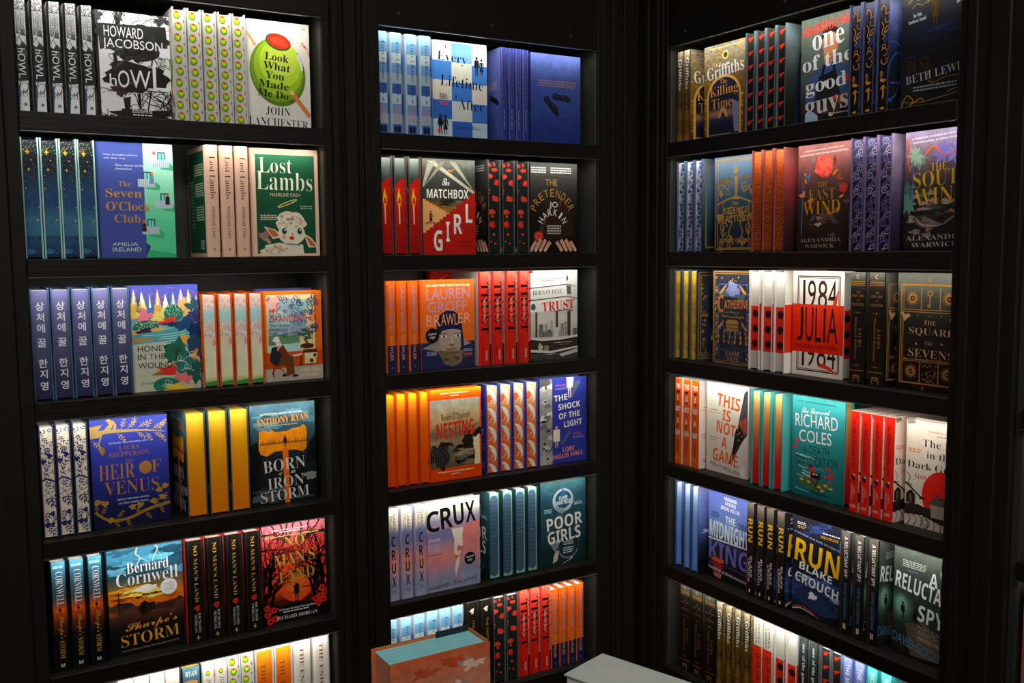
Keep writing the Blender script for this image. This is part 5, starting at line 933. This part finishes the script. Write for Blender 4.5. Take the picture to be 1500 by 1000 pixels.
# --- black with amber capitals and a car in spray
def f(a):
    a.g(0, 0, 1, 1, ['22242c', '1e2436', '1c2030', '18191e', '17181c', '1e2c48', '2e4a78', '1c2c48', '16181c'], .2)
    for i in range(14): a.blob(a.R.uniform(.2, .7), a.R.uniform(.0, .2), .1, .02, a.R.choice(['34447c', '26305a', '1a1c26']), .5, 16, .2)
    for i in range(18): a.blob(a.R.uniform(.1, .95), a.R.uniform(.6, .85), .18, .025, a.R.choice(['34588c', '54789c', '1e3258', '7c98b0', '24406c']), .5, 20, .3)
    a.p([(.3, .7), (.5, .68), (.75, .75), (.95, .9), (.9, 1), (.1, .86), (.06, .76)], '22385e', .3); a.cv([(.2, .74), (.4, .7), (.62, .74), (.86, .86)], .016, '14161a'); a.cv([(.7, .8), (.72, .74), (.8, .76), (.84, .84)], .02, '14161a'); a.blob(.42, .775, .08, .035, 'c8d0c8', .4); a.e(.42, .775, .05, .05, 'e0e4d8')
    a.cv([(.02, .955), (.2, .92), (.4, .94), (.55, .985)], .03, '8a4030', .02); a.cv([(.02, .97), (.2, .94), (.45, .965)], .02, 'b0a8a0', .01); a.p([(.6, .95), (.98, .9), (.98, 1), (.5, 1)], '1a1a1c')
    a.t('RUN', .06, .255, .93, .49, 'd09a24', 'B', 6); a.t('BLAKE', .15, .485, .8, .56, 'c4c4c4', 'B', 7); a.t('CROUCH', .07, .6, .92, .7, 'c4c4c4', 'B', 7)
    a.t('IF YOU HEAR YOUR NAME, YOU NEED TO...', .04, .195, .96, .215, 'a8a8a8', 'S', 7); a.blurb(.1, .06, .27, .09, 2, 'b0b0b0'); a.blurb(.1, .1, .27, .13, 2, 'a8842c'); a.blurb(.6, .1, .92, .125, 1, 'b0b0b0'); a.blurb(.56, .135, .92, .165, 2, 'a8842c'); a.l([(.94, .14), (.98, .98)], .03, '6a8090')
def s(a):
    a.g(0, 0, 1, 1, ['5a524a', '2a2724', '1a1816', '1c1a18', '16140f'], .1); a.t('RUN', .2, .17, .85, .42, 'd09a24', 'B', 90); a.t('BLAKE', .55, .57, .82, .8, 'b8b4ac', 'B', 90); a.t('CROUCH', .2, .6, .47, .85, 'b8b4ac', 'B', 90); a.r(.4, .93, .62, .965, 'b8b4ac'); a.l([(.05, .5), (.05, 1)], .08, '7a3a24')
book('run', .030, .153, .24, '1c1e24', '1a1816', '1a1816', '3a3834', 'd8ccb4', front=f, spine=s)

# --- sea-green murk with two running silhouettes
def f(a):
    a.sx = .9; a.g(0, 0, 1.12, 1, ['5c645c', '444c46', '343c38', '28322e', '24332e', '22302c', '262620', '1a1a17'], .3); [a.e(.13, .56-.004*i, .23-.03*i, .22-.024*i, c, 0, 24, .2) for i, c in enumerate(('2c3a34', '32443c', '3a5046', '456054', '547266', '688a7a'))]; a.p([(.2, .7), (.5, .62), (.95, .95), (.3, .98)], '544838', .35)
    a.fig(.16, .68, .17, '141513'); a.fig(.36, .7, .16, '141513'); a.l([(.32, .62), (.5, .7)], .04, '141513', .01)
    for i in range(8): a.cv([(a.R.uniform(.2, .5), .72+.03*i), (.6, .74+.03*i), (.8, .71+.03*i)], .01, '6a6658')
    a.t('A', .56, .17, .69, .29, 'b4b8b4', 'B', 4); a.t('RELUCTANT', .03, .275, .98, .425, 'b4b8b4', 'B', 7); a.t('SPY', .4, .5, .8, .65, 'b4b8b4', 'B', 6); a.t('RIGHT PLACE', .4, .685, .8, .72, '8a8478', 'S', 5); a.t('RIGHT TIME', .42, .735, .77, .77, '8a8478', 'S', 5); a.t('WRONG MAN', .4, .785, .78, .82, 'a09a8c', 'S', 5)
    a.t('DAVID GOODMAN', .0, .85, 1.0, .94, '34789a', 'S', 8); a.blurb(.14, .12, .5, .19, 4, 'a0a49c'); a.blurb(.72, .14, .98, .2, 3, 'a0a49c'); a.blurb(.22, .21, .38, .22, 1, '3a88b0')
def s(a):
    a.g(0, 0, 1, 1, ['544e48', '2a2a28', '1a1a18', '1a1a18', '17150f'], .1); a.t('A RELUCTANT SPY', .32, .05, .72, .44, 'b0b0a8', 'B', 90); a.t('DAVID GOODMAN', .34, .5, .7, .85, '2c7a98', 'S', 90); a.r(.35, .89, .46, .945, 'b0b0a8'); a.r(.54, .89, .65, .945, 'b0b0a8'); a.l([(.05, .2), (.05, 1)], .09, '5e2c1e')
def b(a): a.g(0, 0, 1, 1, ['5c645c', '343c38', '2c4038', '24332e', '1a1a17'], .3)
book('spy', .0305, .172, .24, '343c38', '1a1a18', '28322e', '3a3c38', 'd0c8b4', front=f, spine=s, back=b)

# --- extras behind the front row, on the table and in the next bay
book('plainblue', .026, .14, .214, '4a58a0', '4a58a0', '4a58a0', '4a58a0', 'd4ccc0', front=lambda a: None)
book('plainred', .03, .154, .246, 'c4261c', 'c4261c', 'c4261c', 'c4261c', 'd4ccc0', front=lambda a: a.cv([(.2, .09), (.35, .05), (.5, .09), (.65, .06), (.8, .08)], .02, 'd86a50'))
book('tealbehind', .031, .14, .242, '3c9490', '3c9490', '3c9490', '3c9490', 'd0a060', 'd8a860')
def f(a):
    a.g(0, 0, 1, 1, ['a85a3c', 'a8765c', 'a88470', '9a8a80', 'b09080'], .3); a.tree(.7, .7, .3, -110, '5a4436', .05, 4)
    for i in range(20): a.blob(a.R.uniform(.1, .95), a.R.uniform(.05, .6), .12, .03, a.R.choice(['b86a50', '8a7a70', 'b8a090', 'a04a34']), .5, 16, .3)
book('table', .066, .158, .24, 'b8583c', 'b0745c', 'b0745c', 'b87040', 'c08268', '86bcc4', front=f, back=f)
book('whitebook', .03, .125, .2, 'b8c0b8', 'b8c0b8', 'b8c0b8', 'c0c8c4', 'b8b8b0', front=lambda a: None)
book('orangebook', .034, .155, .238, 'c8401c', 'c8481c', 'c8481c', 'd08a5c', 'c0501c', front=lambda a: None, spine=lambda a: a.g(0, 0, 1, 1, ['d8a888', 'cc5a34', 'c03c20', '7a6a50', '2a3a2c'], .1))
# ------------------------------------------------------------------ one mesh per kind of book
BB = .0027
def cover_mesh(key):
    d = D[key]; T, Wd, H = d['T'], d['W'], d['H']; b = Build(); h = T/2; w = Wd/2; R = min(.007, T*.28)
    def col(c): return pc(c)+[.05]
    out = [(h, w), (h, -w+R)]
    for i in range(1, 5): t = math.pi/2*i/5; out.append((h-R+R*math.cos(t), -w+R-R*math.sin(t)))
    out += [(h-R, -w), (-h+R, -w)]
    for i in range(1, 5): t = math.pi/2*i/5; out.append((-h+R-R*math.sin(t), -w+R-R*math.cos(t)))
    out += [(-h, -w+R), (-h, w)]
    inn = [(-h+BB, w), (-h+BB, -w+BB), (h-BB, -w+BB), (h-BB, w)]
    n = len(out)
    for i in range(n-1):
        c = d['fc'] if i == 0 else d['bc'] if i == n-2 else d['sc']
        (x0, y0), (x1, y1) = out[i], out[i+1]
        b.face([(x0, y0, 0), (x0, y0, H), (x1, y1, H), (x1, y1, 0)], col(c), 0)
    for i in range(3):
        (x0, y0), (x1, y1) = inn[i], inn[i+1]; b.face([(x0, y0, 0), (x0, y0, H), (x1, y1, H), (x1, y1, 0)], [q*.75 for q in pc(d['ec'])]+[.05], 0)
    for (x0, y0), (x1, y1) in ((out[0], inn[3]), (out[-1], inn[0])): b.face([(x0, y0, 0), (x0, y0, H), (x1, y1, H), (x1, y1, 0)], [q*.75 for q in pc(d['ec'])]+[.05], 0)
    for z in (0, H):
        k = n//2
        b.face([(*q, z) for q in (out[0], out[1], inn[2], inn[3])], [q*.75 for q in pc(d['ec'])]+[.05], 0)
        b.face([(*q, z) for q in (out[-1], out[-2], inn[1], inn[0])], [q*.75 for q in pc(d['ec'])]+[.05], 0)
        b.face([(*q, z) for q in out[1:k]]+[(0, -w, z), (0, -w+BB, z), (*inn[2], z)], [q*.75 for q in pc(d['ec'])]+[.05], 0)
        b.face([(*q, z) for q in reversed(out[k:-1])]+[(0, -w, z), (0, -w+BB, z), (*inn[1], z)], [q*.75 for q in pc(d['ec'])]+[.05], 0)
    if d.get('front'): a = Art(b, (h, -w, 0), (0, 1, 0), (0, 0, 1), (1, 0, 0), Wd, H, 3); a.q = H/Wd; d['front'](a)
    if d.get('back'): d['back'](Art(b, (-h, w, 0), (0, -1, 0), (0, 0, 1), (-1, 0, 0), Wd, H, 4))
    if d.get('spine'): d['spine'](Art(b, (-h+R*.5, -w, 0), (1, 0, 0), (0, 0, 1), (0, -1, 0), T-R, H, 5))
    me = b.mesh('cover'); 
    for mt in (M_INK, M_FOIL): me.materials.append(mt)
    return me
def page_mesh(key):
    d = D[key]; T, Wd, H = d['T'], d['W'], d['H']; b = Build(); h = T/2-BB-.0001; y0, y1, z0, z1 = -Wd/2+BB+.0004, Wd/2-.005, .003, H-.0045
    pg = pc(d['pg'])+[.1]; ed = pc(d['ed'])+[.05]
    b.face([(h, y1, z0), (h, y1, z1), (-h, y1, z1), (-h, y1, z0)], ed, 0); b.face([(h, y0, z0), (h, y0, z1), (-h, y0, z1), (-h, y0, z0)], pg, 0)
    for x in (h, -h): b.face([(x, y0, z0), (x, y0, z1), (x, y1, z1), (x, y1, z0)], pg, 0)
    n = 11
    for z in (z0, z1):
        for i in range(n):
            xa, xb = -h+2*h*i/n, -h+2*h*(i+1)/n; k = .93 if i % 2 else 1
            b.face([(xa, y0, z), (xb, y0, z), (xb, y1, z), (xa, y1, z)], [q*k for q in pg[:3]]+[.08], 0)
    if d.get('edge'): d['edge'](Art(b, (h, y1, z0), (-1, 0, 0), (0, 0, 1), (0, 1, 0), 2*h, z1-z0, 6))
    me = b.mesh('page_block'); me.materials.append(M_EDGE); return me
def sticker_mesh(key):
    d = D[key]; Wd, H = d['W'], d['H']; b = Build(); c, kind = d['sticker']
    a = Art(b, (d['T']/2+.0022, -Wd/2, 0), (0, 1, 0), (0, 0, 1), (1, 0, 0), Wd, H, 3)
    x, y, q, fg = {'sharpe': (.8, .415, .115, '8a8478'), 'groff': (.2, .62, .125, 'b8b0a4'), 'crux': (.8, .69, .105, 'c8c4bc')}[kind]
    a.e(x, y, q, q, '2a2a28' if c != 'ffffff' else 'b0a89c', 0, 30); a.e(x, y, q*.97, q*.97, c if c != 'ffffff' else 'd0cac0', 0, 30)
    if kind == 'sharpe':
        for i, w in enumerate(('SIGNED', 'BY THE', 'AUTHOR')): a.t(w, x-.065, y-.04+i*.028, x+.065, y-.02+i*.028, fg, 'S', -4)
    else: a.t('signed', x-.075, y-.032, x+.075, y-.002, fg, 'R', -4); a.t('copy', x-.05, y+.008, x+.05, y+.04, fg, 'R', -4)
    me = b.mesh('sticker'); me.materials.append(M_INK); return me
ME = {}
SHELF = ('top', 'second', 'third', 'fourth', 'fifth', 'bottom')
BAY = {'A': 'left bookcase', 'B': 'middle bookcase', 'C': 'right bookcase'}
ORD = ('first', 'second', 'third', 'fourth', 'fifth', 'sixth')
def put_book(key, mtx, label, group=None, sticker=False):
    if key not in ME: ME[key] = (cover_mesh(key), page_mesh(key))
    r = empty('hardback_book', mtx, label, 'book', group)
    c = bpy.data.objects.new('cover', ME[key][0]); COL.objects.link(c); c.parent = r
    p = bpy.data.objects.new('page_block', ME[key][1]); COL.objects.link(p); p.parent = r
    if sticker:
        s = bpy.data.objects.new('sticker', sticker_mesh(key)); COL.objects.link(s); s.parent = c
        s['label'] = 'round signed-copy sticker'
    return r
JR = random.Random(7)
def place(wall, row, key, kind, xs, what, sb=None):
    d = D[key]; z = ROWS[row-1][0]+.0005; n = len(xs)
    where = f'{BAY[wall]} {SHELF[row-1]} shelf'
    if sb is None: sb = .027 if kind == 'F' else .012
    grp = f'{what}s, {where}' if n > 1 else None
    s0 = .035 if kind == 'F' else .012; sb += .014
    for i, x in enumerate(xs):
        x = x*(2.15+sb)/(2.15+s0) if wall != 'C' else (x+2.15)*(XC+sb)/(XC+s0)-2.15
        s = sb + (JR.uniform(-.0015, .0015) if n > 1 else 0)
        dep = d['T']/2 if kind == 'F' else d['W']/2
        M = frame(wall) @ Matrix.Translation((lx(wall, x), s+dep, z)) @ Matrix.Rotation({'S': 0, 'E': math.pi, 'F': -math.pi/2}[kind], 4, 'Z')
        if n > 1:
            o = ORD[i] if i < n-1 or n == 2 else 'last'
            o = {2: ('left', 'right')}.get(n, None)[i] + ' one' if n == 2 else f'{o} from left'
            lab = f'book, {what}, {o}, {where}'
        else: lab = f'book, {what}, {where}'
        put_book(key, M, lab, grp, kind == 'F' and 'sticker' in d)

P = place
# left bookcase
P('A', 1, 'howl', 'S', [.1802, .2108, .2417, .2715, .3015], 'scribbled black and white spine')
P('A', 1, 'howl', 'F', [.3935], 'face-out white cover with black brush scribbles', .036)
P('A', 1, 'olive', 'E', [.4842, .5155, .548, .58, .6113], 'grey page edge dotted with green olives')
P('A', 1, 'olive', 'F', [.7062], 'face-out white cover with one giant green olive', .036)
P('A', 2, 'seven', 'E', [.1842, .2192, .2538, .2882], 'page edge with gold stars on night sky')
P('A', 2, 'seven', 'F', [.387], 'face-out blue cover with mint balcony wall', .030)
P('A', 2, 'lambs', 'S', [.5406, .574, .6074], 'pale pink spine with dark serif lettering')
P('A', 2, 'lambs', 'F', [.7115], 'face-out green cover with toy lamb')
P('A', 3, 'honey', 'E', [.1876, .2257, .2644, .303, .3412], 'indigo page edge with cream Korean lettering')
P('A', 3, 'honey', 'F', [.435], 'face-out cover with painted many-coloured lake landscape')
P('A', 3, 'grandfather', 'E', [.5237, .559, .5935, .6275], 'pink blossom page edge between orange boards')
P('A', 3, 'grandfather', 'F', [.7213], 'face-out orange cover with seated white-bearded man')
P('A', 3, 'plainblue', 'F', [.7], 'blue book hidden behind orange cover', .09)
P('A', 4, 'venus', 'E', [.1861, .2175, .2492], 'ivory page edge with dark blue leaves')
P('A', 4, 'venus', 'F', [.3502], 'face-out royal blue cover with golden branches')
P('A', 4, 'born', 'E', [.4837, .5325, .5802], 'thick plain amber page edge')
P('A', 4, 'born', 'F', [.6891], 'face-out dark cover with big orange hammer')
P('A', 5, 'sharpe', 'S', [.1945, .2295, .265], 'teal storm spine with tall white lettering')
P('A', 5, 'sharpe', 'F', [.3705], 'face-out stormy sky cover with lone soldier')
P('A', 5, 'nomans', 'S', [.4725, .5155, .5585, .6014], 'black spine with gold lettering and red flower')
P('A', 5, 'nomans', 'F', [.707], 'face-out crimson forest cover')
P('A', 6, 'pale', 'S', [.3165, .3490, .3815, .4142], 'plain off-white spine')
P('A', 6, 'born', 'S', [.4535], 'dark spine with orange hammer')
P('A', 6, 'olive', 'S', [.4911, .5203], 'white spine with grey lettering and olive')
P('A', 6, 'olive', 'E', [.5499, .5802], 'page edge dotted with green olives')
P('A', 6, 'ending', 'E', [.6207, .666], 'orange page edge with white boards')
P('A', 6, 'ending', 'S', [.7116, .7605], 'wide white spine with brown lettering')
# middle bookcase
P('B', 1, 'every', 'S', [.9496, .987, 1.027, 1.0638], 'blue and cream checked spine')
P('B', 1, 'every', 'F', [1.1724], 'face-out blue and cream checkerboard cover', .034)
P('B', 1, 'shoes', 'S', [1.288, 1.3098, 1.3313, 1.3525], 'slim indigo spine with thin orange lettering')
P('B', 1, 'shoes', 'F', [1.4627], 'face-out deep blue cover with black shoes')
P('B', 2, 'match', 'E', [.9545, .9925, 1.0305], 'red page edge with burning match')
P('B', 2, 'match', 'F', [1.1367], 'face-out cover with red staircase and searchlights', .036)
P('B', 2, 'pretender', 'E', [1.2562, 1.2989, 1.3429], 'black page edge with red rose petals')
P('B', 2, 'pretender', 'F', [1.4551], 'face-out black cover with pale fingers at foot')
P('B', 3, 'groff', 'S', [.9597, .991, 1.022], 'orange over navy spine with mauve lettering')
P('B', 3, 'groff', 'F', [1.1282], 'face-out orange cover with swimmer in navy cap', .02)
P('B', 3, 'plainred', 'F', [1.15], 'red book leaning hidden behind orange cover', .165)
P('B', 3, 'trust', 'S', [1.2234, 1.2629, 1.3032, 1.344], 'red spine with huge black lettering')
P('B', 3, 'trust', 'F', [1.4542], 'face-out grey tower cover with red title')
P('B', 4, 'nesting', 'E', [.9525, .9832, 1.0145, 1.0455], 'plain bright orange page edge')
P('B', 4, 'nesting', 'F', [1.1435], 'face-out orange-framed seaside photograph cover', .014)
P('B', 4, 'shock', 'E', [1.2434, 1.2843, 1.3245, 1.3655], 'orange and cream scalloped edge, cobalt boards')
P('B', 4, 'shock', 'F', [1.4834], 'face-out cobalt cover with two walking figures', .022)
P('B', 5, 'crux', 'S', [.9526, .9903, 1.0285], 'cream to lilac spine with stacked capitals')
P('B', 5, 'crux', 'F', [1.134], 'face-out coral and lilac cliff cover', .014)
P('B', 5, 'poor', 'E', [1.2473, 1.2877, 1.3276, 1.366], 'slate blue art deco scale-patterned edge')
P('B', 5, 'poor', 'F', [1.4818], 'face-out teal cover with steel handcuffs', .025)
P('B', 6, 'every', 'S', [.946, .9835, 1.021, 1.0585, 1.096, 1.1334], 'pale blue checked spine')
P('B', 6, 'pretender', 'S', [1.1751, 1.2165], 'black spine with thin gold lettering')
P('B', 6, 'pretender', 'E', [1.2582, 1.2988], 'black petal-strewn page edge')
P('B', 6, 'trust', 'S', [1.3360, 1.3705, 1.4045], 'red spine with huge black lettering')
P('B', 6, 'groff', 'S', [1.4360, 1.465, 1.494, 1.523], 'orange over navy spine with mauve lettering')
# right bookcase
P('C', 1, 'killing', 'S', [-.158, -.1864], 'dark gold stonework spine')
P('C', 1, 'killing', 'F', [-.2995], 'face-out cover with golden stone arch', .036)
P('C', 1, 'good', 'E', [-.4134, -.4464, -.4793, -.5115], 'black page edge with red pennants')
P('C', 1, 'good', 'F', [-.6264], 'face-out cover of cook in blue apron', .036)
P('C', 1, 'beth', 'E', [-.7208, -.7555, -.7929], 'black page edge with gold map lines')
P('C', 1, 'beth', 'F', [-.8988], 'face-out near-black cover with pale blue lettering')
P('C', 2, 'silence', 'E', [-.1628, -.1974, -.2327], 'cream page edge with blue willow pattern')
P('C', 2, 'silence', 'F', [-.3445], 'face-out slate blue cover with golden gate', .034)
P('C', 2, 'east', 'E', [-.4388, -.4745, -.5102], 'amber page edge with leaf pattern')
P('C', 2, 'east', 'F', [-.6254], 'face-out dusky rose cover with flower wreath', .036)
P('C', 2, 'south', 'E', [-.7345, -.7710, -.807], 'dark page edge with violet swirls')
P('C', 2, 'south', 'F', [-.915], 'face-out violet storm cover with gold title', .034)
P('C', 3, 'catherine', 'E', [-.1545, -.1855, -.2181], 'yellow page edge with bird pattern')
P('C', 3, 'catherine', 'F', [-.3405], 'face-out gilded night-garden cover', .030)
P('C', 3, 'julia', 'E', [-.4392, -.481, -.5207], 'grey edge, red band of three dark eyes')
P('C', 3, 'julia', 'F', [-.616], 'face-out white cover with red-orange band', .030)
P('C', 3, 'square', 'S', [-.7467, -.7965], 'thick black and gold spine')
P('C', 3, 'square', 'F', [-.9054], 'face-out black cover with golden suns', .030)
P('C', 4, 'game', 'S', [-.1612, -.1959, -.2299], 'orange spine with white stacked words')
P('C', 4, 'game', 'F', [-.3257], 'face-out white cover with orange title', .03)
P('C', 4, 'coles', 'E', [-.449, -.4847, -.5204], 'amber to red page edge, teal boards')
P('C', 4, 'coles', 'F', [-.6240], 'face-out teal cover with hand lettering', .03)
P('C', 4, 'grove', 'S', [-.7459, -.7767, -.8072, -.8366], 'shorter red spine with black lettering')
P('C', 4, 'grove', 'F', [-.949], 'face-out white cover with cottage and red sun', .03)
P('C', 4, 'tealbehind', 'E', [-.575, -.615, -.655, -.695], 'teal book with amber edge in back row', .205)
P('C', 5, 'king', 'E', [-.166, -.1997, -.232], 'powder blue page edge')
P('C', 5, 'king', 'F', [-.3363], 'face-out dusk blue cover with block letters', .03)
P('C', 5, 'run', 'S', [-.4374, -.4714, -.5034, -.537], 'black spine with amber capitals')
P('C', 5, 'run', 'F', [-.6305], 'face-out dark cover with car in blue spray', .025)
P('C', 5, 'spy', 'S', [-.732, -.7685, -.8043], 'black spine with white and blue lettering')
P('C', 5, 'spy', 'F', [-.9266], 'face-out murky green cover with running silhouettes', .03)
P('C', 6, 'square', 'S', [-.1959, -.245, -.2933], 'thick black and gold spine')
P('C', 6, 'killing', 'S', [-.3329, -.3651, -.3973, -.4292], 'golden stonework spine')
P('C', 6, 'julia', 'S', [-.4665, -.5020], 'white spine with red band')
P('C', 6, 'julia', 'E', [-.5388, -.5781], 'grey edge, red band of dark eyes')
P('C', 6, 'good', 'S', [-.6145, -.6455], 'black spine with white italic lettering')
P('C', 6, 'good', 'E', [-.6793, -.7119], 'black page edge with red pennants')
P('C', 6, 'king', 'S', [-.7445, -.7760], 'periwinkle blue spine')
P('C', 6, 'coles', 'S', [-.8099, -.8462], 'teal hand-lettered spine')

# ------------------------------------------------------------------ bookcases
DEP = .40
def bookcase(wall, f0, f1, i0, i1, label, light=True):
    """facade opening f0..f1 (local x), inner faces i0..i1"""
    root = empty('bookcase', frame(wall) @ Matrix.Translation(((f0+f1)/2, 0, .02)), label, 'bookcase')
    I = Matrix.Translation((-(f0+f1)/2, 0, -.02))
    L = ROWS[0][1]+.05; DP = DEP if wall == 'C' else .225
    boxes('side_panel', [(i0-.018, .012, .02, i0, DP, L)], M_PANEL, root, I); boxes('side_panel', [(i1, .012, .02, i1+.018, DP, L)], M_PANEL, root, I)
    boxes('back_panel', [(i0-.018, DP, .02, i1+.018, DP+.012, L)], M_PANEL, root, I)
    tops = [ROWS[0][1]+.27]+[r_[0] for r_ in ROWS]; lips = [r_[1] for r_ in ROWS]+[.02]
    for k in range(7):
        zt, zl = tops[k], lips[k]
        if k == 0:
            boxes('fascia', [(f0, 0, zl+.0023, f1, .006, 2.55)], M_WOODH, root, I); boxes('shelf', [(i0, .006, zl+.012, i1, DP, zl+.03)], M_WOODH, root, I)
            for t in (.08, .48, .86):
                import bmesh
                bm = bmesh.new(); bmesh.ops.create_cone(bm, cap_ends=True, segments=14, radius1=.005, radius2=.004, depth=.003); me = bpy.data.meshes.new('screw_cap'); bm.to_mesh(me); bm.free()
                link('screw_cap', me, [M_BRASS], root, I @ Matrix.Translation((f0+(f1-f0)*t, -.0012, zl+.032)) @ Matrix.Rotation(math.pi/2, 4, 'X'))
        elif k < 6:
            boxes('shelf', [(f0, 0, zl+.0023, f1, .006, zt), (i0, .0055, zl+.012, i1, DP, zt)], M_WOODH, root, I)
        else:
            boxes('plinth', [(f0, 0, .02, f1, .018, zt), (i0, .018, zt-.025, i1, DP, zt)], M_WOODH, root, I)
        if k < 6:
            boxes('lip_strip', [(f0, .0, zl, f1, .0055, zl+.0022)], M_LIP, root, I, .0008)
            if light:
                boxes('light_strip', [(i0+.02, .0062, zl+.0085, i1-.02, .0125, zl+.0118)], M_LED, root, I, .0008)
                xm = (i0+i1)/2; F = frame(wall)
                area('shelf_light', F @ Vector((xm, .0085, zl+.0078)), F @ Vector((xm, .060, zl-.1)), (i1-i0)-.04, .006, STRIP*(i1-i0), (1, .965, .90), 125)
    return root
bookcase('A', .1676, .7978, .158, .7978, 'left black wooden bookcase with six lit shelves of books')
bookcase('B', .9386, 1.5763, .925, 1.5763, 'middle black wooden bookcase with six lit shelves of books')
bookcase('C', .1225, .977, .1225, 1.045, 'right black wooden bookcase on adjoining wall, beyond the corner')
bookcase('C', 1.1298, 1.75, 1.1298, 1.75, 'bookcase cut off at the right picture edge')
put_book('orangebook', frame('C') @ Matrix.Translation((1.158, .010+.0775, ROWS[4][0]+.0005)), 'orange book cut off at the right picture edge, beyond the black pilaster')

# ------------------------------------------------------------------ the setting
def struct(name, bl, mt, mtx=None, bev=.002):
    o = boxes(name, bl, mt, None, mtx, bev); o['kind'] = 'structure'; return o
def pilaster(name, x0, x1, wall):
    w = x1-x0; bl = [(x0, .0, 0, x1, DEP, 2.55)]
    for a, b, p in ((.0, .16, .012), (.24, .30, .008), (.34, .66, .010), (.70, .76, .008), (.84, 1.0, .012)): bl.append((x0+w*a, -p, .0, x0+w*b, .001, 2.55))
    return struct(name, bl, M_WOOD, frame(wall))
pilaster('trim_1', -.55, .1396, 'A'); pilaster('trim_2', .816, .9066, 'A')
struct('trim_3', [(.798, 0, 0, .8155, .03, 2.55), (.907, 0, 0, .9383, .011, 2.55), (.14, 0, 0, .1674, .011, 2.55)], M_WOOD)
struct('trim_4', [(1.5945, 0, 0, XC+.0, DEP, 2.55), (1.5765, 0, 0, 1.594, .011, 2.55), (1.62, -.008, 0, 1.64, .001, 2.55), (1.66, -.008, 0, 1.70, .001, 2.55)], M_WOOD)
struct('trim_5', [(.0, 0, 0, .104, DEP, 2.55), (.104, 0, 0, .1222, .011, 2.55), (.03, -.008, 0, .05, .001, 2.55), (.07, -.008, 0, .09, .001, 2.55)], M_WOOD, frame('C'))
struct('trim_6', [(.9773, 0, 0, 1.1115, .011, 2.55), (1.0, -.01, 0, 1.02, .001, 2.55), (1.045, -.008, 0, 1.085, .001, 2.55), (1.065, .011, 0, 1.11, DEP, 2.55)], M_WOOD, frame('C'))
struct('wall_back', [(-2.5, DEP+.02, 0, XC+.6, DEP+.1, 3.1)], M_DARK); struct('wall_right', [(XC+DEP+.02, -4, 0, XC+DEP+.1, DEP, 3.1)], M_DARK)
struct('floor', [(-2.5, -4, -.1, XC+.6, DEP+.1, 0)], M_DARK); struct('ceiling', [(-2.5, -4, 3.1, XC+.6, DEP+.1, 3.2)], M_DARK)

# ------------------------------------------------------------------ display table below the frame, two books on it
tb = empty('display_table', Matrix.Translation((.72, -1.05, 0)), 'low black display table in front of the middle bookcase', 'table')
boxes('tabletop', [(-.62, -.4, .715, .37, .325, .745)], M_WOOD, tb)
for sx in (-.57, .30):
    for sy in (-.36, .26): boxes('leg', [(sx, sy, 0, sx+.05, sy+.05, .715)], M_WOOD, tb)
M = Matrix.Translation((.5875, -.943, .7455)) @ Matrix.Rotation(math.radians(90), 4, 'Z')
bk = put_book('table', M, 'book with turquoise page tops standing on the table, lower centre')
boxes('sheet', [(.0265, -.076, .12, .0290, -.022, .2445)], flat('sheet', (.012, .02, .03), .6), bk, None, .0003)['label'] = 'dark navy bookmark'  # thin dark slab between the pages and the far board
e1 = math.atan2(-.30, -.95)
ax = Vector((math.cos(e1), math.sin(e1), 0)); ay = Vector((-ax.y, ax.x, 0))
apex = Vector((1.074, -.705, .745))
wb = D['whitebook']
c = apex + ax*(wb['W']/2) + ay*(wb['H']/2) + Vector((0, 0, wb['T']/2+.0005))
R3 = Matrix((Vector((0, 0, 1)), ax, ay)).transposed().to_4x4()     # local x up, y along first edge, z along second
R3.translation = c - ay*(wb['H']/2)
put_book('whitebook', R3, 'plain white book lying on the table at the bottom edge')
